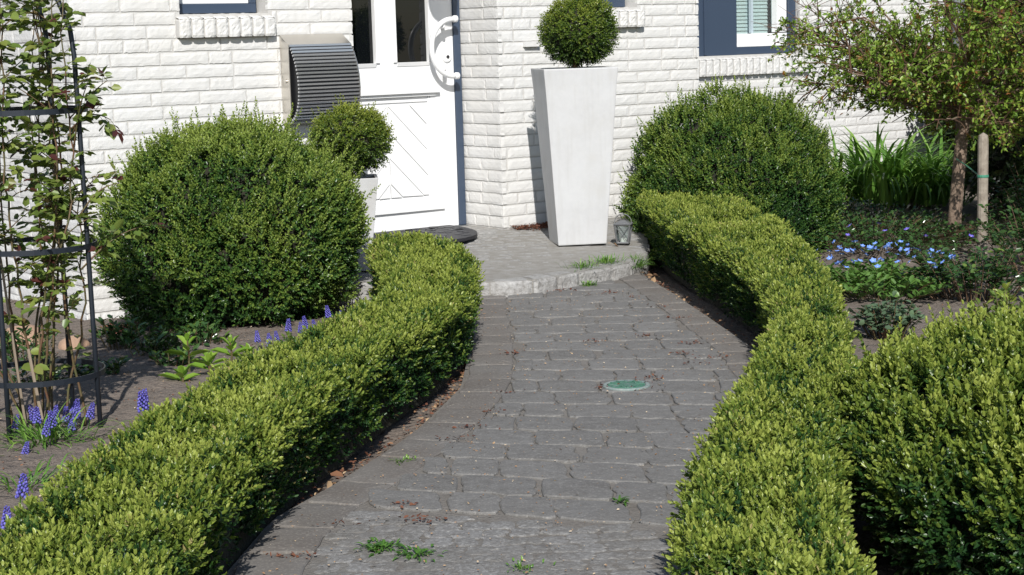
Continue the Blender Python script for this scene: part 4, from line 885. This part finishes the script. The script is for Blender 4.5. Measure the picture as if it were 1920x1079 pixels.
# ------------------------------------------------------------------ perennials
def blades(c, n, ln, wd, spread, seg=7, mat_='strap', parent=None, name='leaves', droop=1.3, lean=(.15, .9), tr=(.2, .9)):
    VV = []; FF = []; TT = []; off = 0
    for i in range(n):
        a = rng.uniform(0, 6.28); r0 = abs(rng.normal(0, spread)); p = np.array([c[0]+r0*math.cos(a), c[1]+r0*math.sin(a), c[2]]); a2 = a+rng.normal(0, .6); l_ = ln*rng.uniform(.6, 1.1); w_ = wd*rng.uniform(.7, 1.2)
        th = R_(90)-rng.uniform(*lean)*R_(70); dth = droop*rng.uniform(.5, 1.5)/seg; sd = np.array([-math.sin(a2), math.cos(a2), 0]); tt = rng.uniform(*tr); fo = rng.uniform(-.3, .3)
        for j in range(seg+1):
            t = j/seg; ww = w_*(.55+.6*math.sin(math.pi*min(t*.85+.12, 1)))*(1-t**3)*.5+.0004; nn = np.array([-math.cos(a2)*math.sin(th), -math.sin(a2)*math.sin(th), math.cos(th)])
            VV += [p-sd*ww+nn*ww*.35, p.copy(), p+sd*ww+nn*ww*.35]; TT += [tt]*3
            p = p+l_/seg*np.array([math.cos(a2)*math.cos(th), math.sin(a2)*math.cos(th), math.sin(th)]); th -= dth*(.4+1.4*t); a2 += fo/seg
        for j in range(seg):
            b = off+j*3; FF += [(b, b+1, b+4, b+3), (b+1, b+2, b+5, b+4)]
        off += 3*(seg+1)
    return bigmesh(name, np.array(VV), np.array(FF), np.array(TT), M[mat_], parent, smooth=True)
dl_ = emp('daylily_clump', (2.52, 11.2, -.05), 'arching clump of long green daylily leaves against the wing wall', 'plant')
blades((2.46, 11.55, -.02), 330, .70, .024, .17, parent=dl_, droop=2.1, lean=(.05, .7))
blades((2.82, 11.45, -.02), 150, .62, .024, .14, parent=dl_, droop=2.0, lean=(.05, .7))
def leafy(name, c, rad, h, n, ll, wr, matn, label, cat='plant', tr=(0, 1), stems_=24, stemmat='rosestem', droop=0., group=None, upr=.6, flat=1., parent=None):
    root = parent or emp(name, (c[0], c[1], c[2]), label, cat, group)
    sb = MB(); P = []; Dd = []; Tt = []
    tips = []
    for i in range(stems_):
        a = rng.uniform(0, 6.28); rr = math.sqrt(rng.random()); e = np.array([c[0]+rad[0]*rr*math.cos(a), c[1]+rad[1]*rr*math.sin(a), c[2]+h*rng.uniform(.55, 1.0)*(1-.35*rr**2)]); b = np.array([c[0]+rad[0]*.5*rr*math.cos(a), c[1]+rad[1]*.5*rr*math.sin(a), c[2]-.01])
        mid = (b+e)/2+np.array([0, 0, .15*h]); pts = [(1-t)**2*b+2*t*(1-t)*mid+t*t*e for t in np.linspace(0, 1, 6)]; sb.tube(pts, np.linspace(.0024, .0011, 6), 4, cap=False); tips.append((pts, e-b))
    per = max(1, n//stems_)
    for pts, d in tips:
        for k in range(per):
            t = rng.uniform(.25, 1); i = min(4, int(t*5)); p = pts[i]+(pts[i+1]-pts[i])*(t*5-i); an = rng.uniform(0, 6.28)
            dr = np.array([math.cos(an), math.sin(an), upr-droop+rng.normal(0, .25)]); P.append(p+dr*rng.uniform(0, .012)); Dd.append(dr); Tt.append(np.clip(tr[0]+(tr[1]-tr[0])*(.35*t+.65*rng.random()), 0, 1))
    P, Dd, Tt = map(np.array, (P, Dd, Tt)); Lg = rng.uniform(.7, 1.2, len(P))*ll
    V, Fq = place_leaves(P, Dd, Lg, Lg*wr, up=np.tile([0, 0, flat], (len(P), 1))+rng.normal(0, .4, (len(P), 3)), fold=.12, cup=-.12)
    SV = np.vstack(sb.v); sf = np.array([q if len(q) == 4 else (*q, q[-1]) for q in sb.f])
    bigmesh('foliage', np.vstack([V, SV]), np.vstack([Fq, sf+len(V)]), np.r_[np.repeat(Tt, 6), np.zeros(len(SV))], [M[matn], M[stemmat]], root, mi=np.r_[np.zeros(len(Fq)), np.ones(len(sf))])
    return root
def flowerMB(r, petals, tilt=.3):
    m = MB(); 
    for k in range(petals):
        a = 2*math.pi*k/petals; u = np.array([math.cos(a), math.sin(a), tilt]); s_ = np.array([-math.sin(a), math.cos(a), 0])
        m.add([np.zeros(3), u*r*.55+s_*r*.42, u*r, u*r*.55-s_*r*.42], [(0, 1, 2, 3)], 0)
    m.lathe((0, 0, 0), [(.0005, -.002), (r*.15, 0), (.0005, r*.12)], 6, 1); return m
yel = mat('pale_flower_eye', (.75, .7, .5), .6)
def scatter_flowers(root, mesh_mat, r, petals, pts, name='flower'):
    first = None
    for p in pts:
        if first is None:
            o = flowerMB(r, petals).build(name, [mesh_mat, yel]); first = o
        else: o = first.copy(); COL.objects.link(o)
        o.parent = root; o.location = Vector(p)-root.location; o.rotation_euler = (rng.normal(.45, .3), rng.normal(0, .3), rng.uniform(0, 6)); s_ = rng.uniform(.8, 1.25); o.scale = (s_, s_, s_)
fg = leafy('navelwort_clump', (1.64, 7.60, -.04), (.31, .55), .14, 1700, .038, .48, 'midleaf', 'low clump of green leaves dotted with sky blue flowers beside the right hedge', tr=(.2, 1), stems_=110)
scatter_flowers(fg, M['blue'], .0125, 5, [(1.64+.29*math.sqrt(u)*math.cos(a), 7.52+.50*math.sqrt(u)*math.sin(a), .150+.035*rng.random()-.02*u) for u, a in zip(rng.random(85), rng.uniform(0, 6.28, 85))])
vc = leafy('periwinkle_patch', (2.05, 9.65, -.04), (.62, 1.35), .16, 4600, .030, .5, 'glossleaf', 'dark green periwinkle patch with a few violet flowers under the tree', tr=(0, .9), stems_=460)
scatter_flowers(vc, M['periw'], .016, 5, [(1.70, 8.66, .11), (1.88, 8.62, .13), (2.02, 8.75, .12), (2.08, 8.6, .10), (1.76, 8.9, .13), (2.2, 8.2, .14), (1.92, 8.95, .13)])
leafy('columbine_plant', (1.45, 6.60, -.04), (.145, .15), .15, 420, .026, .95, 'greyleaf', 'small mound of blue-green columbine leaves on bare soil by the right hedge', tr=(0, 1), stems_=46, upr=.25)
leafy('glossy_shrub', (2.02, 7.45, -.04), (.36, .30), .25, 1500, .032, .55, 'glossleaf', 'low dark glossy-leaved shrub in front of the tree stake', cat='shrub', tr=(0, 1), stems_=70, stemmat='twig', upr=.3)
leafy('glossy_shrub', (2.56, 8.15, -.04), (.38, .55), .40, 2400, .032, .55, 'glossleaf', 'dark glossy shrub at the right edge, right of the tree stake', cat='shrub', tr=(0, .95), stems_=80, stemmat='twig', upr=.3)
leafy('glossy_shrub', (3.05, 9.7, -.04), (.42, .5), .46, 1900, .036, .55, 'glossleaf', 'dark glossy shrub behind the stake at the right edge', cat='shrub', tr=(0, .8), stems_=80, stemmat='twig', upr=.3)
f2 = leafy('forget_me_not', (.755, 4.55, -.04), (.07, .12), .20, 130, .05, .5, 'midleaf', 'small blue flowered plant squeezed between the right hedge and the front shrub', tr=(.2, 1), stems_=16)
scatter_flowers(f2, M['blue'], .0085, 5, [(.775+.03*rng.normal(), 4.6+.05*rng.normal(), .19+.02*rng.random()) for _ in range(16)])
leafy('sapling', (1.86, 6.35, -.04), (.20, .22), .24, 420, .036, .45, 'boxleaf', 'young yellow-green box plant between the front shrub and the glossy shrub', cat='shrub', tr=(.35, .9), stems_=40, upr=.8)
# left bed
hy = emp('young_hydrangea', (-1.17, 6.2, -.06), 'young shoots with broad pale green leaves in the left bed', 'plant')
sb = MB(); P = []; Dd = []; Lg = []; Tt = []
for (x, y, hgt) in ((-1.19, 6.22, .13), (-1.10, 6.12, .07), (-1.05, 6.32, .10), (-1.12, 6.28, .05), (-.99, 6.35, .06), (-1.17, 5.98, .05)):
    sb = MB(); sb.tube([(x, y, -.07), (x+.003, y, -.05+hgt*.6), (x, y, -.05+hgt)], [.005, .004, .003], 6); sb.build('stem', M['rosestem'], hy)
    for k in range(4):
        for sg in (0, math.pi):
            a = k*1.57+sg+rng.normal(0, .2); z = -.05+hgt*(.55+.15*k); P.append((x, y, z)); el = .35+.28*k; Dd.append((math.cos(a)*math.cos(el), math.sin(a)*math.cos(el), math.sin(el))); Lg.append(.085*(1-.18*k)*rng.uniform(.8, 1.1)); Tt.append(rng.random())
V, Fq = place_leaves(np.array(P), np.array(Dd), np.array(Lg), np.array(Lg)*.5, up=np.tile([0, 0, 1.], (len(P), 1))+rng.normal(0, .15, (len(P), 3)), fold=.2, cup=-.25)
bigmesh('leaves', V, Fq, np.repeat(Tt, 6), M['paleleaf'], hy)
for i, (x, y, r_, h_, n_, lab) in enumerate(((-1.62, 7.0, .12, .17, 240, 'dark leafy perennial at the foot of the house corner'), (-1.44, 6.75, .12, .16, 240, 'dark leafy perennial right of the trellis, nearer than the house corner'), (-1.27, 6.92, .12, .13, 220, 'dark leafy perennial touching the front of the big left box shrub'), (-1.52, 6.25, .11, .13, 200, 'dark leafy perennial in the shade behind the trellis leg'), (-1.9, 6.6, .14, .22, 260, 'dark leafy perennial behind the rose stems at the left edge'), (-1.72, 6.1, .12, .16, 220, 'dark leafy perennial low among the rose stems inside the trellis'), (-1.30, 6.5, .09, .10, 150, 'small dark perennial left of the pale green hydrangea shoots'))):
    leafy('leafy_perennial', (x, y, -.09), (r_, r_*.9), h_, n_, .036, .42, 'glossleaf', lab, tr=(.2, 1), stems_=22, group='leafy perennials in the left bed')
leafy('red_sedum', (-1.68, 7.42, -.10), (.12, .07), .07, 330, .016, .7, 'redplant', 'low reddish brown sedum at the foot of the house corner', tr=(0, 1), stems_=40)
for i, (x, y, r_, lab) in enumerate(((-1.45, 7.28, .05, 'small rounded sandstone by the left box shrub'), (-2.1, 7.3, .11, 'sandstone boulder lying behind the rose stems'), (-1.83, 7.1, .07, 'small sandstone just left of the house corner'))):
    bm = bmesh.new(); bmesh.ops.create_icosphere(bm, subdivisions=3, radius=r_)
    for v in bm.verts: v.co = v.co*(1+.16*noise3(np.array([v.co]), 1/r_*.35, i+60, 2)[0]); v.co.z *= .65
    me = bpy.data.meshes.new('boulder'); bm.to_mesh(me); bm.free(); me.materials.append(M['stoneb']); me.polygons.foreach_set('use_smooth', [True]*len(me.polygons))
    o = bpy.data.objects.new('boulder', me); COL.objects.link(o); o.location = (x, y, -.08); tag(o, lab, 'stone')
# grape hyacinths
def hyacinth_proto():
    root = emp('grape_hyacinth', (0, 0, 0)); m = MB(); m.tube([(0, 0, -.02), (.004, .002, .06), (.002, 0, .125)], [.0022, .002, .0015], 5); m.build('stem', M['strap'], root)
    m = MB()
    for k in range(46):
        t = k/46; a = k*2.4; rr = .0125*(1-.75*t)**.8+.001; z = .095+.058*t; p = np.array([rr*math.cos(a), rr*math.sin(a), z]); s_ = .0047*(1-.45*t)
        m.lathe(p, [(.0003, -s_*1.1), (s_*.75, -s_*.7), (s_, 0), (s_*.7, s_*.8), (.0003, s_)], 6, axes=((1, 0, 0), (0, 1, 0), (0, 0, 1))); m.at[-1][:] = rng.random()
    m.build('flower_spike', M['musc'], root, smooth=True)
    return root
gh = hyacinth_proto(); used = [False]
def put_h(x, y, z, s_, label, group):
    if not used[0]: o = gh; used[0] = True
    else:
        o = gh.copy(); COL.objects.link(o)
        for ch in list(gh.children): c = ch.copy(); COL.objects.link(c); c.parent = o
    o.location = (x, y, z); o.rotation_euler = (rng.normal(0, .16), rng.normal(0, .16), rng.uniform(0, 6)); o.scale = (s_, s_, s_); tag(o, label, 'flower', group)
for x, y in ((-1.565, 5.28), (-1.50, 5.34), (-1.475, 5.22), (-1.455, 5.42), (-1.44, 5.30), (-1.425, 5.36), (-1.41, 5.27), (-1.40, 5.40), (-1.385, 5.32), (-1.375, 5.24), (-1.36, 5.35), (-1.415, 5.2), (-1.43, 5.08), (-1.47, 5.02)):
    put_h(x+rng.normal(0, .006), y, -.10+rng.uniform(-.03, .03), rng.uniform(.68, .95), 'violet-blue grape hyacinth in the clump at the foot of the trellis', 'grape hyacinths under the trellis')
for x, y in ((-.99, 6.62), (-.965, 6.66), (-.95, 6.60), (-.93, 6.75), (-.90, 6.80), (-.855, 6.85), (-.83, 6.95), (-.80, 6.9), (-.78, 7.0), (-.755, 7.1), (-.73, 7.12), (-.81, 7.05)):
    put_h(x, y, -.08+rng.uniform(-.015, .01), rng.uniform(.68, .9), 'violet-blue grape hyacinth in the row between the left hedge and the big shrub', 'grape hyacinths behind the left hedge')
for x, y in ((-1.145, 5.2), (-1.13, 5.17)): put_h(x, y, -.06, 1.1, 'one of two violet-blue grape hyacinths touching the left hedge near the trellis leg', 'pair of grape hyacinths at the hedge')
put_h(-1.275, 4.28, -.085, 1.05, 'single grape hyacinth low at the left edge, upper of two', None); put_h(-1.235, 4.02, -.085, .95, 'single grape hyacinth at the left edge, nearest the camera', None)
for (x, y, n_, lab, ll) in ((-1.45, 5.18, 130, 'grassy tuft of grape hyacinth leaves under the trellis', .16), (-1.36, 4.62, 45, 'small grassy leaf tuft at the left edge of the bed', .14), (-.80, 6.92, 46, 'grassy leaf tuft between the left hedge and the big shrub', .11)):
    r_ = emp('leaf_tuft', (x, y, -.06), lab, 'plant'); blades((x, y, -.06), n_, ll, .0055, .07, seg=5, parent=r_, droop=2.0, lean=(.2, 1.0))
# grass on the step edge and weeds in the paving
for (x, y, z, n_, ll, sp, lab) in ((.33, 8.03, .068, 90, .045, .05, 'low grass in the joint behind the step rim, middle of the step'), (.45, 8.17, .070, 110, .05, .06, 'strip of grass behind the rim stones near the tall planter'), (.60, 8.30, .03, 120, .08, .035, 'taller grass tuft at the right end of the step'), (.355, 7.90, .0, 50, .04, .02, 'tiny grass tuft at the foot of the step riser'),
                                  (-.31, 3.80, .0, 90, .024, .034, 'spreading green weed in the foreground paving near the left border'), (-.23, 3.74, .0, 55, .022, .03, 'smaller part of the weed patch in the foreground paving'), (-.0, 3.62, .0, 34, .014, .03, 'thin moss and grass patch in the granite setts'), (-.31, 4.62, .0, 30, .015, .025, 'tiny grass patch in the left border joint'), (.25, 4.13, .0, 16, .022, .012, 'tiny star-shaped weed near the right hedge')):
    r_ = emp('grass_tuft', (x, y, z), lab, 'grass tuft'); blades((x, y, z), n_, ll, .0035 if 'weed' not in lab else .006, sp, seg=4, parent=r_, droop=1.6, lean=(.1, 1.1) if 'weed' not in lab else (.6, 1.25), tr=(0, .5) if 'weed' in lab else (.2, .9))
# ------------------------------------------------------------------ litter
def litter(name, pts, sz, tr, label, z=None):
    P = np.array(pts); n = len(P); D_ = rng.normal(size=(n, 3)); D_[:, 2] *= .25; Lg = rng.uniform(.5, 1.4, n)*sz
    V, Fq = place_leaves(P, D_, Lg, Lg*rng.uniform(.3, .7, n), up=np.tile([0, 0, 1.], (n, 1))+rng.normal(0, .4, (n, 3)), fold=.25, cup=.15)
    o = bigmesh(name, V, Fq, np.repeat(rng.uniform(tr[0], tr[1], n), 6), M['dead']); tag(o, label, 'debris', kind='stuff'); return o
pts = [(.02+.10*rng.normal(), 9.18+.035*rng.normal()+.3*0, .127+.008*rng.random()) for _ in range(0)]
for _ in range(900):
    u = rng.random(); p = W(1.79+.25*u+.012*rng.normal(), -.03-.075*abs(rng.normal())*(.3+math.sin(math.pi*u)*.7), .1195); pts.append((p[0], p[1], p[2]+.016*rng.random()**2))
litter('bud_scales', pts, .014, (0, .4), 'heap of reddish brown bud scales on the step by the wall')
pts = []
for c in ((.42, 5.60), (.47, 5.66), (.30, 5.54), (.45, 5.48), (-.02, 5.5), (-.07, 5.22), (-.13, 5.0), (-.18, 4.85), (.66, 6.9), (.62, 7.2), (.54, 7.5), (.45, 7.65), (.38, 7.62), (.66, 6.3), (.60, 6.1), (.70, 6.0), (.5, 6.5), (.2, 7.72), (.24, 7.78), (-.30, 4.15), (-.22, 4.02), (-.24, 4.0), (-.43, 4.0), (-.5, 3.75), (.0, 6.2), (.6, 5.9), (.3, 6.4)):
    for _ in range(rng.integers(8, 26)): s_ = .018; pts.append((c[0]+rng.normal(0, s_*1.6), c[1]+rng.normal(0, s_*.8), .002+.005*rng.random()))
litter('bud_scales', pts, .0115, (0, .4), 'scattered reddish brown bud scales lying in the paving joints')
pts = []; 
for _ in range(2200):
    y = rng.uniform(3.0, 7.7); x = rng.uniform(bL(y)-.12, bR(y)+.12); pts.append((x, y, .002+.002*rng.random()))
litter('pale_crumbs', pts, .0065, (.6, 1), 'pale crumbs and petals scattered over the paving')
pts = []
for _ in range(2600):
    y = rng.uniform(3.0, 8.8); e = rng.random()
    if e < .45: x = bL(y)-.17-abs(rng.normal(0, .05))
    else: x = bR(y)+.14+abs(rng.normal(0, .06))-.03
    pts.append((x, y, -.035+.015*rng.random()))
litter('leaf_litter', pts, .014, (.1, .9), 'dry leaf litter along the foot of both hedges')
pts = [(rng.uniform(-2.2, -.7), rng.uniform(4.2, 7.4), 0) for _ in range(2600)]+[(rng.uniform(1.1, 2.6), rng.uniform(4.6, 9), 0) for _ in range(1600)]
P_ = np.array(pts); P_[:, 2] = soilz(P_[:, :2])+.003; litter('soil_crumbs', P_, .008, (.2, 1), 'small dry bits lying on the soil of the beds')
pts = [(.655+.02*rng.normal(), 8.12+.05*rng.normal(), .01) for _ in range(7)]+[(.53, 8.72, .096), (.525, 8.70, .096), (.51, 8.73, .096), (-.52, 4.55, -.01), (-.50, 4.5, .0), (-.49, 4.42, .0), (.80, 6.9, -.01), (.83, 6.85, -.01)]
litter('dead_leaves', pts, .036, (.5, .85), 'curled tan dead leaves beside the step and the hedge foot')
# ------------------------------------------------------------------ background right of the house
for (x, y, rx, h_, lab) in ((3.9, 12.6, .8, .95, 'dark overgrown shrub behind the tree, right of the downpipe'), (3.4, 10.6, .55, .62, 'dark shrub at the right edge behind the stake'), (5.0, 15.5, 1.5, 2.3, 'tall dark evergreen beyond the house corner'), (7.4, 15.0, 1.6, 2.4, 'tall dark evergreen at the far right beyond the house')):
    T_ = sprig_templates(4, .16, .055, 4, (65, 25))
    shrub('background_shrub', (x, y), (rx, rx*.8), -.06, h_, lab, 'bgleaf', 420, tmpl=T_, tb=.35, shoots=50, rough=.08)
